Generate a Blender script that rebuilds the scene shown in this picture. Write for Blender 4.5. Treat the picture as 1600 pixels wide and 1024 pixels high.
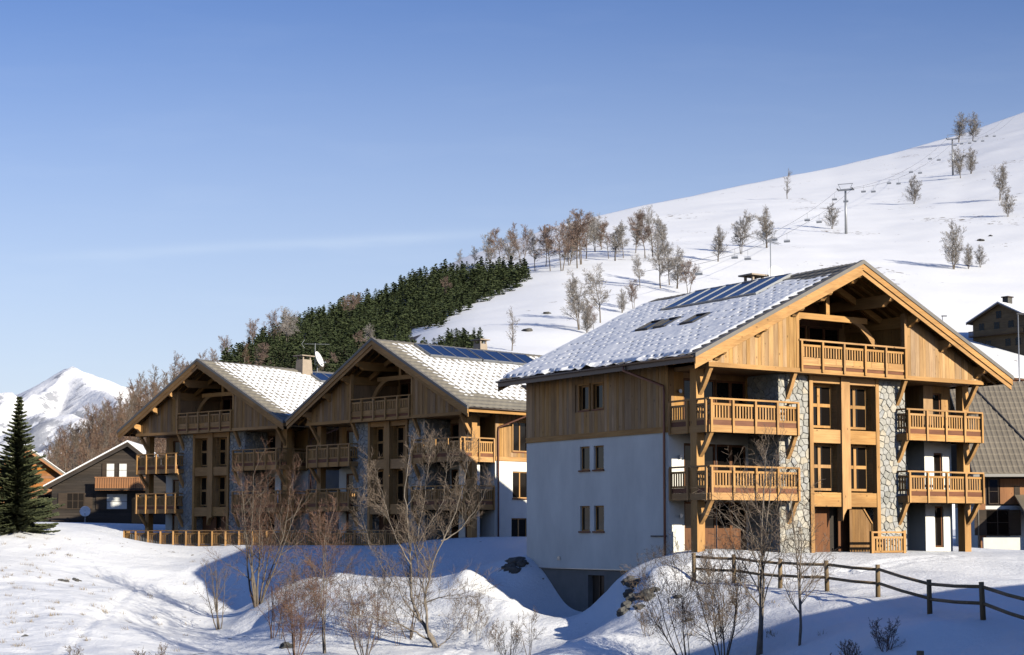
import bpy, math, random
import numpy as np
from mathutils import Vector, Matrix, noise as mnoise
R = math.radians
sc = bpy.context.scene
for o in list(bpy.data.objects): bpy.data.objects.remove(o, do_unlink=True)
random.seed(7)

# ---------------------------------------------------------------- camera, sky, sun, exposure
F = 2698.0; HOR = 833.0; CZ = 0.85; TP = F / 36000.0; PITCH = math.atan(TP); YP = HOR - F * TP
cam = bpy.data.cameras.new('camera'); cam.sensor_width = 36; cam.lens = F / 1600 * 36
cam.shift_y = (YP - 512) / 1600; cam.clip_start = 0.5; cam.clip_end = 30000
camo = bpy.data.objects.new('camera', cam); sc.collection.objects.link(camo)
camo.location = (0, 0, CZ); camo.rotation_euler = (math.pi / 2 + PITCH, 0, 0); sc.camera = camo

SUN_AZ = 135.8; SUN_EL = 20.5          # azimuth clockwise from +Y
SUN = Vector((math.sin(R(SUN_AZ)) * math.cos(R(SUN_EL)), math.cos(R(SUN_AZ)) * math.cos(R(SUN_EL)), math.sin(R(SUN_EL))))
w = bpy.data.worlds.new('World'); sc.world = w; w.use_nodes = True
def build_world():
    nt = w.node_tree; nt.nodes.clear(); N = nt.nodes.new; L = nt.links.new
    out = N('ShaderNodeOutputWorld'); bg = N('ShaderNodeBackground'); sky = N('ShaderNodeTexSky')
    sky.sky_type = 'NISHITA'; sky.sun_disc = False; sky.sun_elevation = R(SUN_EL); sky.sun_rotation = R(SUN_AZ)
    sky.altitude = 1600; sky.air_density = 1.5; sky.dust_density = 0.4; sky.ozone_density = 5.0
    bg.inputs[1].default_value = 0.087
    tc = N('ShaderNodeTexCoord')
    # thin cirrus: one long faint streak and patchy veils (real cloud in the sky dome)
    sep = N('ShaderNodeSeparateXYZ'); L(tc.outputs['Generated'], sep.inputs[0])
    def m(op, a, b=None, c=None):
        n = N('ShaderNodeMath'); n.operation = op
        for i, v in enumerate((a, b, c)):
            if v is None: continue
            if isinstance(v, (int, float)): n.inputs[i].default_value = v
            else: L(v, n.inputs[i])
        return n.outputs[0]
    az = m('DIVIDE', sep.outputs[0], m('MAXIMUM', sep.outputs[1], 0.05))
    el = m('DIVIDE', sep.outputs[2], m('MAXIMUM', sep.outputs[1], 0.05))
    comb = N('ShaderNodeCombineXYZ'); L(m('MULTIPLY', az, 5.0), comb.inputs[0]); L(m('MULTIPLY', el, 26.0), comb.inputs[1])
    no = N('ShaderNodeTexNoise'); no.inputs['Scale'].default_value = 1.6; no.inputs['Detail'].default_value = 7; no.inputs['Roughness'].default_value = 0.6
    L(comb.outputs[0], no.inputs['Vector'])
    wob = m('MULTIPLY', m('SUBTRACT', no.outputs[0], 0.5), 0.006)
    line = m('ADD', m('MULTIPLY', az, 0.055), 0.1755)
    dist = m('DIVIDE', m('ADD', m('SUBTRACT', el, line), wob), 0.0022)
    streak = m('POWER', 2.718, m('MULTIPLY', m('MULTIPLY', dist, dist), -0.5))
    fade = N('ShaderNodeMapRange'); L(az, fade.inputs[0]); fade.inputs[1].default_value = -0.30; fade.inputs[2].default_value = -0.19
    fade2 = N('ShaderNodeMapRange'); L(az, fade2.inputs[0]); fade2.inputs[1].default_value = 0.06; fade2.inputs[2].default_value = -0.06
    st = m('MULTIPLY', m('MULTIPLY', streak, m('MULTIPLY', fade.outputs[0], fade2.outputs[0])), m('MULTIPLY', no.outputs[0], 0.20))
    veil = N('ShaderNodeMapRange'); L(no.outputs[0], veil.inputs[0]); veil.inputs[1].default_value = 0.5; veil.inputs[2].default_value = 0.95
    veil.inputs[4].default_value = 0.09
    low = N('ShaderNodeMapRange'); L(el, low.inputs[0]); low.inputs[1].default_value = 0.5; low.inputs[2].default_value = 0.05
    hz = N('ShaderNodeMapRange'); hz.interpolation_type = 'SMOOTHSTEP'; L(el, hz.inputs[0]); hz.inputs[1].default_value = 0.36; hz.inputs[2].default_value = 0.06; hz.inputs[4].default_value = 0.46
    cl = m('ADD', m('ADD', st, hz.outputs[0]), m('MULTIPLY', veil.outputs[0], low.outputs[0]))
    hs = N('ShaderNodeHueSaturation'); hs.inputs['Saturation'].default_value = 1.1
    tn = N('ShaderNodeMix'); tn.data_type = 'RGBA'; tn.blend_type = 'MULTIPLY'; tn.inputs[0].default_value = 1; L(sky.outputs[0], tn.inputs[6]); tn.inputs[7].default_value = (1.06, 0.885, 1.05, 1)
    L(tn.outputs[2], hs.inputs['Color'])
    mx = N('ShaderNodeMix'); mx.data_type = 'RGBA'; L(cl, mx.inputs[0]); L(hs.outputs[0], mx.inputs[6]); mx.inputs[7].default_value = (7.3, 8.2, 9.2, 1)
    L(mx.outputs[2], bg.inputs[0]); L(bg.outputs[0], out.inputs[0])
build_world()
sl = bpy.data.lights.new('sun', 'SUN'); sl.energy = 5.0; sl.angle = R(0.53); sl.color = (1.0, 0.93, 0.785)
so = bpy.data.objects.new('sun', sl); sc.collection.objects.link(so); so.rotation_euler = SUN.to_track_quat('Z', 'Y').to_euler()
so.location = (60, -40, 60)
vs = sc.view_settings; vs.view_transform = 'Standard'; vs.look = 'None'; vs.exposure = 0.38; vs.gamma = 1.0
sc.cycles.use_denoising = True
sc.cycles.max_bounces = 5; sc.cycles.diffuse_bounces = 0; sc.cycles.glossy_bounces = 2; sc.cycles.transparent_max_bounces = 4

# ---------------------------------------------------------------- materials
MATS = {}
def nodes(name):
    m = bpy.data.materials.new(name); m.use_nodes = True; nt = m.node_tree
    return m, nt, nt.nodes.new, nt.links.new, nt.nodes['Principled BSDF']
def plain(name, col, rough=0.7, metal=0.0, var=0.0, scale=3.0, bump=0.0, spec=None, stretch=(1, 1, 1), detail=5):
    m, nt, N, L, b = nodes(name)
    b.inputs['Base Color'].default_value = (*col, 1); b.inputs['Roughness'].default_value = rough; b.inputs['Metallic'].default_value = metal
    if spec is not None: b.inputs['Specular IOR Level'].default_value = spec
    if var or bump:
        tc = N('ShaderNodeTexCoord'); mp = N('ShaderNodeMapping'); mp.inputs['Scale'].default_value = stretch
        L(tc.outputs['Object'], mp.inputs[0])
        oi = N('ShaderNodeObjectInfo'); add = N('ShaderNodeVectorMath'); add.operation = 'ADD'
        ml = N('ShaderNodeVectorMath'); ml.operation = 'SCALE'; ml.inputs[0].default_value = (37, 53, 71); L(oi.outputs['Random'], ml.inputs['Scale'])
        L(mp.outputs[0], add.inputs[0]); L(ml.outputs[0], add.inputs[1])
        n = N('ShaderNodeTexNoise'); n.inputs['Scale'].default_value = scale; n.inputs['Detail'].default_value = detail; n.inputs['Roughness'].default_value = 0.6
        L(add.outputs[0], n.inputs['Vector'])
        if var:
            r = N('ShaderNodeMapRange'); r.inputs[1].default_value = 0.25; r.inputs[2].default_value = 0.75
            r.inputs[3].default_value = 1 - var; r.inputs[4].default_value = 1 + var; L(n.outputs[0], r.inputs[0])
            mu = N('ShaderNodeMix'); mu.data_type = 'RGBA'; mu.blend_type = 'MULTIPLY'; mu.inputs[0].default_value = 1
            mu.inputs[6].default_value = (*col, 1); L(r.outputs[0], mu.inputs[7]); L(mu.outputs[2], b.inputs['Base Color'])
        if bump:
            bp = N('ShaderNodeBump'); bp.inputs['Strength'].default_value = bump; bp.inputs['Distance'].default_value = 0.02
            L(n.outputs[0], bp.inputs['Height']); L(bp.outputs[0], b.inputs['Normal'])
    MATS[name] = m; return m
def wood(name, c1, c2, axis='z', rough=0.65, island=False, knots=True):
    """sawn timber: stretched grain, tone that varies from piece to piece, knots, weather streaks"""
    m, nt, N, L, b = nodes(name)
    tc = N('ShaderNodeTexCoord'); oi = N('ShaderNodeObjectInfo'); ge = N('ShaderNodeNewGeometry')
    s = {'z': (14, 14, 0.9), 'x': (0.9, 14, 14), 'y': (14, 0.9, 14)}[axis]
    rnd = ge.outputs['Random Per Island'] if island else oi.outputs['Random']
    off = N('ShaderNodeVectorMath'); off.operation = 'SCALE'; off.inputs[0].default_value = (31.7, 17.3, 43.1); L(rnd, off.inputs['Scale'])
    ad = N('ShaderNodeVectorMath'); ad.operation = 'ADD'; L(tc.outputs['Object'], ad.inputs[0]); L(off.outputs[0], ad.inputs[1])
    mp = N('ShaderNodeMapping'); mp.inputs['Scale'].default_value = s; L(ad.outputs[0], mp.inputs[0])
    n = N('ShaderNodeTexNoise'); n.inputs['Scale'].default_value = 1.3; n.inputs['Detail'].default_value = 6; n.inputs['Roughness'].default_value = 0.65
    L(mp.outputs[0], n.inputs['Vector'])
    cr = N('ShaderNodeMix'); cr.data_type = 'RGBA'; cr.inputs[6].default_value = (*c1, 1); cr.inputs[7].default_value = (*c2, 1)
    mr = N('ShaderNodeMapRange'); mr.inputs[1].default_value = 0.3; mr.inputs[2].default_value = 0.72; L(n.outputs[0], mr.inputs[0]); L(mr.outputs[0], cr.inputs[0])
    hs = N('ShaderNodeHueSaturation')
    v = N('ShaderNodeMapRange'); v.inputs[3].default_value = 0.74 if 'plank' in name else 0.90; v.inputs[4].default_value = 1.18 if 'plank' in name else 1.10; L(rnd, v.inputs[0]); L(v.outputs[0], hs.inputs['Value'])
    h2 = N('ShaderNodeMath'); h2.operation = 'FRACT'; h3 = N('ShaderNodeMath'); h3.operation = 'MULTIPLY'; h3.inputs[1].default_value = 7.31; L(rnd, h3.inputs[0]); L(h3.outputs[0], h2.inputs[0])
    sv = N('ShaderNodeMapRange'); sv.inputs[3].default_value = 0.82 if 'plank' in name else 0.96; sv.inputs[4].default_value = 1.1 if 'plank' in name else 1.05; L(h2.outputs[0], sv.inputs[0]); L(sv.outputs[0], hs.inputs['Saturation'])
    L(cr.outputs[2], hs.inputs['Color']); col = hs.outputs[0]
    if knots:
        vo = N('ShaderNodeTexVoronoi'); vo.inputs['Scale'].default_value = 1.0
        mk = N('ShaderNodeMapping'); mk.inputs['Scale'].default_value = tuple(3.2 if q > 1 else 1.7 for q in s); L(ad.outputs[0], mk.inputs[0]); L(mk.outputs[0], vo.inputs['Vector'])
        kr = N('ShaderNodeMapRange'); kr.inputs[1].default_value = 0.06; kr.inputs[2].default_value = 0.12; kr.inputs[3].default_value = 0.45; kr.inputs[4].default_value = 1.0; L(vo.outputs['Distance'], kr.inputs[0])
        km = N('ShaderNodeMix'); km.data_type = 'RGBA'; km.blend_type = 'MULTIPLY'; km.inputs[0].default_value = 1; L(col, km.inputs[6]); L(kr.outputs[0], km.inputs[7]); col = km.outputs[2]
    wn = N('ShaderNodeTexNoise'); wn.inputs['Scale'].default_value = 0.9; wn.inputs['Detail'].default_value = 4; mw_ = N('ShaderNodeMapping'); mw_.inputs['Scale'].default_value = tuple(1.4 if q > 1 else 0.5 for q in s); L(ad.outputs[0], mw_.inputs[0]); L(mw_.outputs[0], wn.inputs['Vector'])
    wr = N('ShaderNodeMapRange'); wr.inputs[1].default_value = 0.35; wr.inputs[2].default_value = 0.62; wr.inputs[3].default_value = 0.74; wr.inputs[4].default_value = 1.06; L(wn.outputs[0], wr.inputs[0])
    wm = N('ShaderNodeMix'); wm.data_type = 'RGBA'; wm.blend_type = 'MULTIPLY'; wm.inputs[0].default_value = 1; L(col, wm.inputs[6]); L(wr.outputs[0], wm.inputs[7]); col = wm.outputs[2]
    L(col, b.inputs['Base Color']); b.inputs['Roughness'].default_value = rough; b.inputs['Specular IOR Level'].default_value = 0.3
    bp = N('ShaderNodeBump'); bp.inputs['Strength'].default_value = 0.35; bp.inputs['Distance'].default_value = 0.01; L(n.outputs[0], bp.inputs['Height']); L(bp.outputs[0], b.inputs['Normal'])
    MATS[name] = m; return m
HONEY = ((0.58, 0.335, 0.13), (0.42, 0.21, 0.072))
for a in 'xyz':
    wood('timber_' + a, *HONEY, axis=a); wood('timber_i' + a, *HONEY, axis=a, island=True)
wood('plank', (0.58, 0.355, 0.148), (0.40, 0.21, 0.078), 'z'); wood('planks', (0.49, 0.285, 0.115), (0.33, 0.175, 0.065), 'z', island=True)
wood('red_timber', (0.25, 0.105, 0.05), (0.16, 0.06, 0.03), 'x', knots=False)
wood('dark_timber', (0.085, 0.058, 0.038), (0.045, 0.032, 0.022), 'x', island=True)
wood('dark_planks', (0.068, 0.053, 0.041), (0.038, 0.030, 0.024), 'x', island=True)
wood('shaded_screen_wood', (0.30, 0.165, 0.06), (0.20, 0.10, 0.035), 'z', island=True, knots=False)  # porch screen's wood, darkened to carry the shade under the beam
wood('door_wood', (0.20, 0.085, 0.035), (0.12, 0.05, 0.022), 'z', knots=False)
wood('orange_planks', (0.46, 0.19, 0.045), (0.30, 0.11, 0.03), 'z', island=True)
wood('fence_wood', (0.27, 0.19, 0.10), (0.16, 0.11, 0.06), 'z', island=True)
wood('fence_rail', (0.25, 0.18, 0.10), (0.15, 0.11, 0.06), 'x', island=True)
plain('render_white', (0.82, 0.80, 0.725), 0.85, var=0.14, scale=0.8, bump=0.3, detail=10, stretch=(1, 1, .45))
plain('concrete', (0.20, 0.195, 0.18), 0.9, var=0.2, scale=1.2, bump=0.3, detail=8)
plain('mortar', (0.33, 0.31, 0.27), 0.95, var=0.2, scale=6, bump=0.5)
plain('roof_metal', (0.185, 0.165, 0.13), 0.55, var=0.18, scale=1.5, stretch=(1, 1, 1))
plain('roof_trim', (0.17, 0.155, 0.135), 0.5, var=0.1, scale=2)
plain('gutter_metal', (0.09, 0.065, 0.05), 0.4, metal=0.4)
plain('pipe_red', (0.16, 0.07, 0.045), 0.45, metal=0.3)
plain('steel', (0.33, 0.34, 0.35), 0.45, metal=0.6)
plain('dish_white', (0.78, 0.78, 0.76), 0.5)
plain('dark_iron', (0.045, 0.045, 0.05), 0.5, metal=0.5)
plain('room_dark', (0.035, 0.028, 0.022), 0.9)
plain('curtain', (0.75, 0.75, 0.72), 0.9, var=0.15, scale=9, stretch=(1, 1, 0.05))
plain('bark_grey', (0.16, 0.13, 0.10), 0.9, var=0.35, scale=5, bump=0.4)
plain('bark_pale', (0.215, 0.18, 0.145), 0.9, var=0.35, scale=6)
plain('birch_red', (0.22, 0.15, 0.12), 0.85, var=0.3, scale=2)
plain('twig_red', (0.155, 0.085, 0.055), 0.85, var=0.3, scale=2)
plain('twig_brown', (0.17, 0.125, 0.09), 0.85, var=0.3, scale=2)
plain('twig_wood', (0.20, 0.12, 0.075), 0.85, var=0.3, scale=2)
plain('twig_grey', (0.31, 0.28, 0.255), 0.85, var=0.25, scale=2)
plain('boulder', (0.10, 0.095, 0.085), 0.92, var=0.4, scale=2.5, bump=0.7, detail=8)
plain('dry_grass', (0.32, 0.235, 0.12), 0.9, var=0.3, scale=4)
plain('chimney_render', (0.36, 0.29, 0.22), 0.9, var=0.12, scale=3, bump=0.3)
def glass(name, col=(0.012, 0.014, 0.016), rough=0.03):
    m, nt, N, L, b = nodes(name); b.inputs['Base Color'].default_value = (*col, 1); b.inputs['Roughness'].default_value = rough
    b.inputs['IOR'].default_value = 1.5; b.inputs['Specular IOR Level'].default_value = 0.32; MATS[name] = m
glass('glass', (0.010, 0.008, 0.007), 0.06); glass('solar_glass', (0.012, 0.028, 0.085), 0.12)
def stone_mat():
    m, nt, N, L, b = nodes('stone'); oi = N('ShaderNodeObjectInfo'); ge = N('ShaderNodeNewGeometry')
    tc = N('ShaderNodeTexCoord'); n = N('ShaderNodeTexNoise'); n.inputs['Scale'].default_value = 9; n.inputs['Detail'].default_value = 8; L(tc.outputs['Object'], n.inputs['Vector'])
    ad = N('ShaderNodeMath'); ad.operation = 'ADD'; L(oi.outputs['Random'], ad.inputs[0]); L(ge.outputs['Random Per Island'], ad.inputs[1])
    fr = N('ShaderNodeMath'); fr.operation = 'FRACT'; L(ad.outputs[0], fr.inputs[0])
    cr = N('ShaderNodeValToRGB'); e = cr.color_ramp.elements
    e[0].position = 0; e[0].color = (0.30, 0.295, 0.265, 1); e[1].position = 1; e[1].color = (0.52, 0.48, 0.40, 1)
    for p, c in ((0.3, (0.42, 0.40, 0.35, 1)), (0.55, (0.37, 0.37, 0.36, 1)), (0.8, (0.47, 0.41, 0.31, 1))):
        q = e.new(p); q.color = c
    L(fr.outputs[0], cr.inputs[0])
    mr = N('ShaderNodeMapRange'); mr.inputs[1].default_value = 0.25; mr.inputs[2].default_value = 0.75; mr.inputs[3].default_value = 0.72; mr.inputs[4].default_value = 1.2; L(n.outputs[0], mr.inputs[0])
    mu = N('ShaderNodeMix'); mu.data_type = 'RGBA'; mu.blend_type = 'MULTIPLY'; mu.inputs[0].default_value = 1; L(cr.outputs[0], mu.inputs[6]); L(mr.outputs[0], mu.inputs[7])
    L(mu.outputs[2], b.inputs['Base Color']); b.inputs['Roughness'].default_value = 0.9
    bp = N('ShaderNodeBump'); bp.inputs['Strength'].default_value = 0.6; bp.inputs['Distance'].default_value = 0.03; L(n.outputs[0], bp.inputs['Height']); L(bp.outputs[0], b.inputs['Normal'])
    MATS['stone'] = m
stone_mat()
def snow_mat(name, big=0.35, fine=9.0, dist=0.05, strength=0.5, dirt=False, specks=False):
    m, nt, N, L, b = nodes(name); b.inputs['Base Color'].default_value = (0.86, 0.86, 0.86, 1); b.inputs['Roughness'].default_value = 0.55
    b.inputs['Specular IOR Level'].default_value = 0.25
    tc = N('ShaderNodeTexCoord')
    n1 = N('ShaderNodeTexNoise'); n1.inputs['Scale'].default_value = fine; n1.inputs['Detail'].default_value = 6; n1.inputs['Roughness'].default_value = 0.65; L(tc.outputs['Object'], n1.inputs['Vector'])
    n2 = N('ShaderNodeTexNoise'); n2.inputs['Scale'].default_value = big; n2.inputs['Detail'].default_value = 5; L(tc.outputs['Object'], n2.inputs['Vector'])
    ad = N('ShaderNodeMath'); ad.operation = 'MULTIPLY_ADD'; L(n2.outputs[0], ad.inputs[0]); ad.inputs[1].default_value = 3.0; L(n1.outputs[0], ad.inputs[2])
    bp = N('ShaderNodeBump'); bp.inputs['Strength'].default_value = strength; bp.inputs['Distance'].default_value = dist; L(ad.outputs[0], bp.inputs['Height']); L(bp.outputs[0], b.inputs['Normal'])
    if specks:   # grass tips and stones that break through the thin snow
        n3 = N('ShaderNodeTexNoise'); n3.inputs['Scale'].default_value = specks[0]; n3.inputs['Detail'].default_value = 4; L(tc.outputs['Object'], n3.inputs['Vector'])
        n4 = N('ShaderNodeTexNoise'); n4.inputs['Scale'].default_value = specks[1]; n4.inputs['Detail'].default_value = 2; L(tc.outputs['Object'], n4.inputs['Vector'])
        mu = N('ShaderNodeMath'); mu.operation = 'MULTIPLY'; L(n3.outputs[0], mu.inputs[0]); L(n4.outputs[0], mu.inputs[1])
        mr = N('ShaderNodeMapRange'); mr.inputs[1].default_value = specks[2]; mr.inputs[2].default_value = specks[2] + 0.03; L(mu.outputs[0], mr.inputs[0])
        mx = N('ShaderNodeMix'); mx.data_type = 'RGBA'; L(mr.outputs[0], mx.inputs[0]); mx.inputs[6].default_value = (0.86, 0.86, 0.86, 1); mx.inputs[7].default_value = (0.22, 0.18, 0.13, 1)
        L(mx.outputs[2], b.inputs['Base Color'])
    if dirt:     # needle litter and dead grass on the floor of the woods
        at_ = N('ShaderNodeAttribute'); at_.attribute_name = 'litter'; n5 = N('ShaderNodeTexNoise'); n5.inputs['Scale'].default_value = 0.12; n5.inputs['Detail'].default_value = 5; L(tc.outputs['Object'], n5.inputs['Vector'])
        a5 = N('ShaderNodeMath'); a5.operation = 'MULTIPLY_ADD'; L(at_.outputs['Fac'], a5.inputs[0]); a5.inputs[1].default_value = 1.6; L(n5.outputs[0], a5.inputs[2])
        r5 = N('ShaderNodeMapRange'); r5.inputs[1].default_value = 1.0; r5.inputs[2].default_value = 1.25; L(a5.outputs[0], r5.inputs[0])
        m5 = N('ShaderNodeMix'); m5.data_type = 'RGBA'; L(r5.outputs[0], m5.inputs[0]); L(mx.outputs[2], m5.inputs[6]); m5.inputs[7].default_value = (0.085, 0.06, 0.04, 1); L(m5.outputs[2], b.inputs['Base Color'])
    MATS[name] = m
snow_mat('snow', 0.5, 6.0, 0.07, 0.7, specks=(2.6, 0.22, 0.43)); snow_mat('snow_roof', 1.5, 14, 0.02, 0.5); snow_mat('snow_hill', 0.035, 0.5, 0.25, 0.4, specks=(0.33, 0.021, 0.40), dirt=True)
def foliage(name, c1, c2):
    m, nt, N, L, b = nodes(name); ge = N('ShaderNodeNewGeometry'); oi = N('ShaderNodeObjectInfo')
    mx = N('ShaderNodeMix'); mx.data_type = 'RGBA'; mx.inputs[6].default_value = (*c1, 1); mx.inputs[7].default_value = (*c2, 1); L(ge.outputs['Random Per Island'], mx.inputs[0])
    hs = N('ShaderNodeHueSaturation'); mr = N('ShaderNodeMapRange'); mr.inputs[3].default_value = 0.65; mr.inputs[4].default_value = 1.3; L(oi.outputs['Random'], mr.inputs[0]); L(mr.outputs[0], hs.inputs['Value'])
    L(mx.outputs[2], hs.inputs['Color']); L(hs.outputs[0], b.inputs['Base Color']); b.inputs['Roughness'].default_value = 0.75; b.inputs['Specular IOR Level'].default_value = 0.2
    MATS[name] = m
foliage('pine_needles', (0.055, 0.068, 0.026), (0.024, 0.036, 0.016)); foliage('spruce_needles', (0.085, 0.092, 0.042), (0.04, 0.05, 0.026))
def mountain_mat():
    m, nt, N, L, b = nodes('mountain_snow'); tc = N('ShaderNodeTexCoord'); ge = N('ShaderNodeNewGeometry')
    n = N('ShaderNodeTexNoise'); n.inputs['Scale'].default_value = 0.011; n.inputs['Detail'].default_value = 9; n.inputs['Roughness'].default_value = 0.68; L(tc.outputs['Object'], n.inputs['Vector'])
    sep = N('ShaderNodeSeparateXYZ'); L(ge.outputs['Normal'], sep.inputs[0])
    at = N('ShaderNodeAttribute'); at.attribute_name = 'rock'
    a1 = N('ShaderNodeMath'); a1.operation = 'MULTIPLY_ADD'; L(sep.outputs[2], a1.inputs[0]); a1.inputs[1].default_value = -0.55; L(n.outputs[0], a1.inputs[2])
    a2 = N('ShaderNodeMath'); a2.operation = 'ADD'; L(a1.outputs[0], a2.inputs[0]); L(at.outputs['Fac'], a2.inputs[1])
    mr = N('ShaderNodeMapRange'); mr.inputs[1].default_value = 0.115; mr.inputs[2].default_value = 0.165; L(a2.outputs[0], mr.inputs[0])
    mx = N('ShaderNodeMix'); mx.data_type = 'RGBA'; L(mr.outputs[0], mx.inputs[0]); mx.inputs[6].default_value = (0.87, 0.87, 0.88, 1); mx.inputs[7].default_value = (0.40, 0.41, 0.44, 1)  # pale bluish rock tone carries the distance haze in its colour
    L(mx.outputs[2], b.inputs['Base Color']); b.inputs['Roughness'].default_value = 0.9
    bp = N('ShaderNodeBump'); bp.inputs['Strength'].default_value = 0.5; bp.inputs['Distance'].default_value = 25; L(n.outputs[0], bp.inputs['Height']); L(bp.outputs[0], b.inputs['Normal'])
    MATS['mountain_snow'] = m
mountain_mat()

# ---------------------------------------------------------------- helpers
COL = sc.collection
class MB:
    def __init__(s): s.v = []; s.f = []; s.m = []; s.cur = 0
    def face(s, idx): s.f.append(idx); s.m.append(s.cur)
    def hexa(s, p):   # 8 corners: bottom 4 ccw, top 4 ccw
        b = len(s.v); s.v += [tuple(q) for q in p]
        for q in ((3, 2, 1, 0), (4, 5, 6, 7), (0, 1, 5, 4), (1, 2, 6, 5), (2, 3, 7, 6), (3, 0, 4, 7)): s.face(tuple(b + i for i in q))
        return s
    def box(s, x0, x1, y0, y1, z0, z1):
        return s.hexa([(x0, y0, z0), (x1, y0, z0), (x1, y1, z0), (x0, y1, z0), (x0, y0, z1), (x1, y0, z1), (x1, y1, z1), (x0, y1, z1)])
    def beam(s, a, b, wd, ht, up=(0, 0, 1)):   # centre line a-b
        a = Vector(a); b = Vector(b); d = (b - a).normalized(); u = Vector(up)
        if abs(d.dot(u)) > 0.98: u = Vector((0, 1, 0))
        sx = d.cross(u).normalized() * wd / 2; sz = sx.cross(d).normalized() * ht / 2
        return s.hexa([a - sx - sz, a + sx - sz, b + sx - sz, b - sx - sz, a - sx + sz, a + sx + sz, b + sx + sz, b - sx + sz])
    def prism_y(s, poly, y0, y1):   # poly in (x,z), ccw seen from -y
        n = len(poly); b = len(s.v); s.v += [(x, y0, z) for x, z in poly] + [(x, y1, z) for x, z in poly]
        s.face(tuple(b + i for i in range(n))); s.face(tuple(b + n + i for i in reversed(range(n))))
        for i in range(n): j = (i + 1) % n; s.face((b + i, b + n + i, b + n + j, b + j))
        return s
    def prism_x(s, poly, x0, x1):   # poly in (y,z)
        n = len(poly); b = len(s.v); s.v += [(x0, y, z) for y, z in poly] + [(x1, y, z) for y, z in poly]
        s.face(tuple(b + i for i in reversed(range(n)))); s.face(tuple(b + n + i for i in range(n)))
        for i in range(n): j = (i + 1) % n; s.face((b + i, b + j, b + n + j, b + n + i))
        return s
    def tube(s, pts, rad, n=6, cap=True):
        b = len(s.v); k = len(pts); prev = None
        for i in range(k):
            p = Vector(pts[i]); d = (Vector(pts[min(i + 1, k - 1)]) - Vector(pts[max(i - 1, 0)])).normalized()
            if prev is None:
                u = Vector((0, 0, 1)) if abs(d.z) < 0.9 else Vector((1, 0, 0)); u = d.cross(u).normalized()
            else: u = (prev - d * prev.dot(d)).normalized()
            prev = u; vv = d.cross(u); r = rad[i] if isinstance(rad, (list, tuple)) else rad
            for j in range(n):
                a = 2 * math.pi * j / n; s.v.append(tuple(p + u * (r * math.cos(a)) + vv * (r * math.sin(a))))
        for i in range(k - 1):
            for j in range(n):
                q = (j + 1) % n; s.face((b + i * n + j, b + i * n + q, b + (i + 1) * n + q, b + (i + 1) * n + j))
        if cap: s.face(tuple(b + j for j in reversed(range(n)))); s.face(tuple(b + (k - 1) * n + j for j in range(n)))
        return s
    def mesh(s, name, mats, smooth=False):
        me = bpy.data.meshes.new(name); me.from_pydata(s.v, [], s.f)
        for q in ([mats] if isinstance(mats, str) else mats): me.materials.append(MATS[q])
        if max(s.m, default=0): me.polygons.foreach_set('material_index', s.m)
        if smooth: me.polygons.foreach_set('use_smooth', [True] * len(me.polygons))
        me.update(); return me
    def build(s, name, mats, parent=None, smooth=False):
        return link(name, s.mesh(name, mats, smooth), parent)
def link(name, me, parent=None):
    o = bpy.data.objects.new(name, me); COL.objects.link(o)
    if parent is not None: o.parent = parent
    return o
def tag(o, label=None, cat=None, group=None, kind=None):
    for k, v in (('label', label), ('category', cat), ('group', group), ('kind', kind)):
        if v: o[k] = v
    return o
def thing(name, loc, rz, label, cat, group=None):
    o = bpy.data.objects.new(name, None); COL.objects.link(o); o.location = loc; o.rotation_euler = (0, 0, rz)
    return tag(o, label, cat, group)
def copy_tree(o, parent=None):
    c = o.copy(); COL.objects.link(c); c.parent = parent
    for ch in list(o.children): copy_tree(ch, c)
    return c
def ray(px, py):
    u = (YP - py) / F; c, s_ = math.cos(PITCH), math.sin(PITCH)
    return ((px - 800) / F, c - u * s_, s_ + u * c)
def at(px, py, y):
    d = ray(px, py); k = y / d[1]; return Vector((d[0] * k, y, CZ + d[2] * k))

# ---------------------------------------------------------------- terrain
def sstep(a, b, x):
    t = np.clip((x - a) / (b - a), 0, 1); return t * t * (3 - 2 * t)
def fbm(x, y, sc_, seed, octv=4, gain=0.5):
    """value noise on a hashed lattice, vectorised"""
    def h(ix, iy):
        n = (ix.astype(np.int64) * 374761393 + iy.astype(np.int64) * 668265263 + seed * 1442695041) & 0x7fffffff
        n = (n ^ (n >> 13)) * 1274126177 & 0x7fffffff
        return ((n ^ (n >> 16)) & 0xffff) / 65535.0
    t = np.zeros_like(x); a = 1.0; f = 1.0 / sc_; tot = 0
    for o in range(octv):
        X = x * f + 17.3 * o; Y = y * f - 9.1 * o; ix = np.floor(X); iy = np.floor(Y); fx = X - ix; fy = Y - iy
        fx = fx * fx * (3 - 2 * fx); fy = fy * fy * (3 - 2 * fy)
        v = (h(ix, iy) * (1 - fx) + h(ix + 1, iy) * fx) * (1 - fy) + (h(ix, iy + 1) * (1 - fx) + h(ix + 1, iy + 1) * fx) * fy
        t += a * (v - 0.5); tot += a; a *= gain; f *= 2.03
    return t / tot * 2
OA = Vector((7.868, 68.76, 0)); THA = R(56.70)
def a2w(x, y, z=0):   # chalet A's own frame -> world
    return Vector((OA.x + x * math.sin(THA) - y * math.cos(THA), OA.y + x * math.cos(THA) + y * math.sin(THA), z))
CP = []
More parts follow.
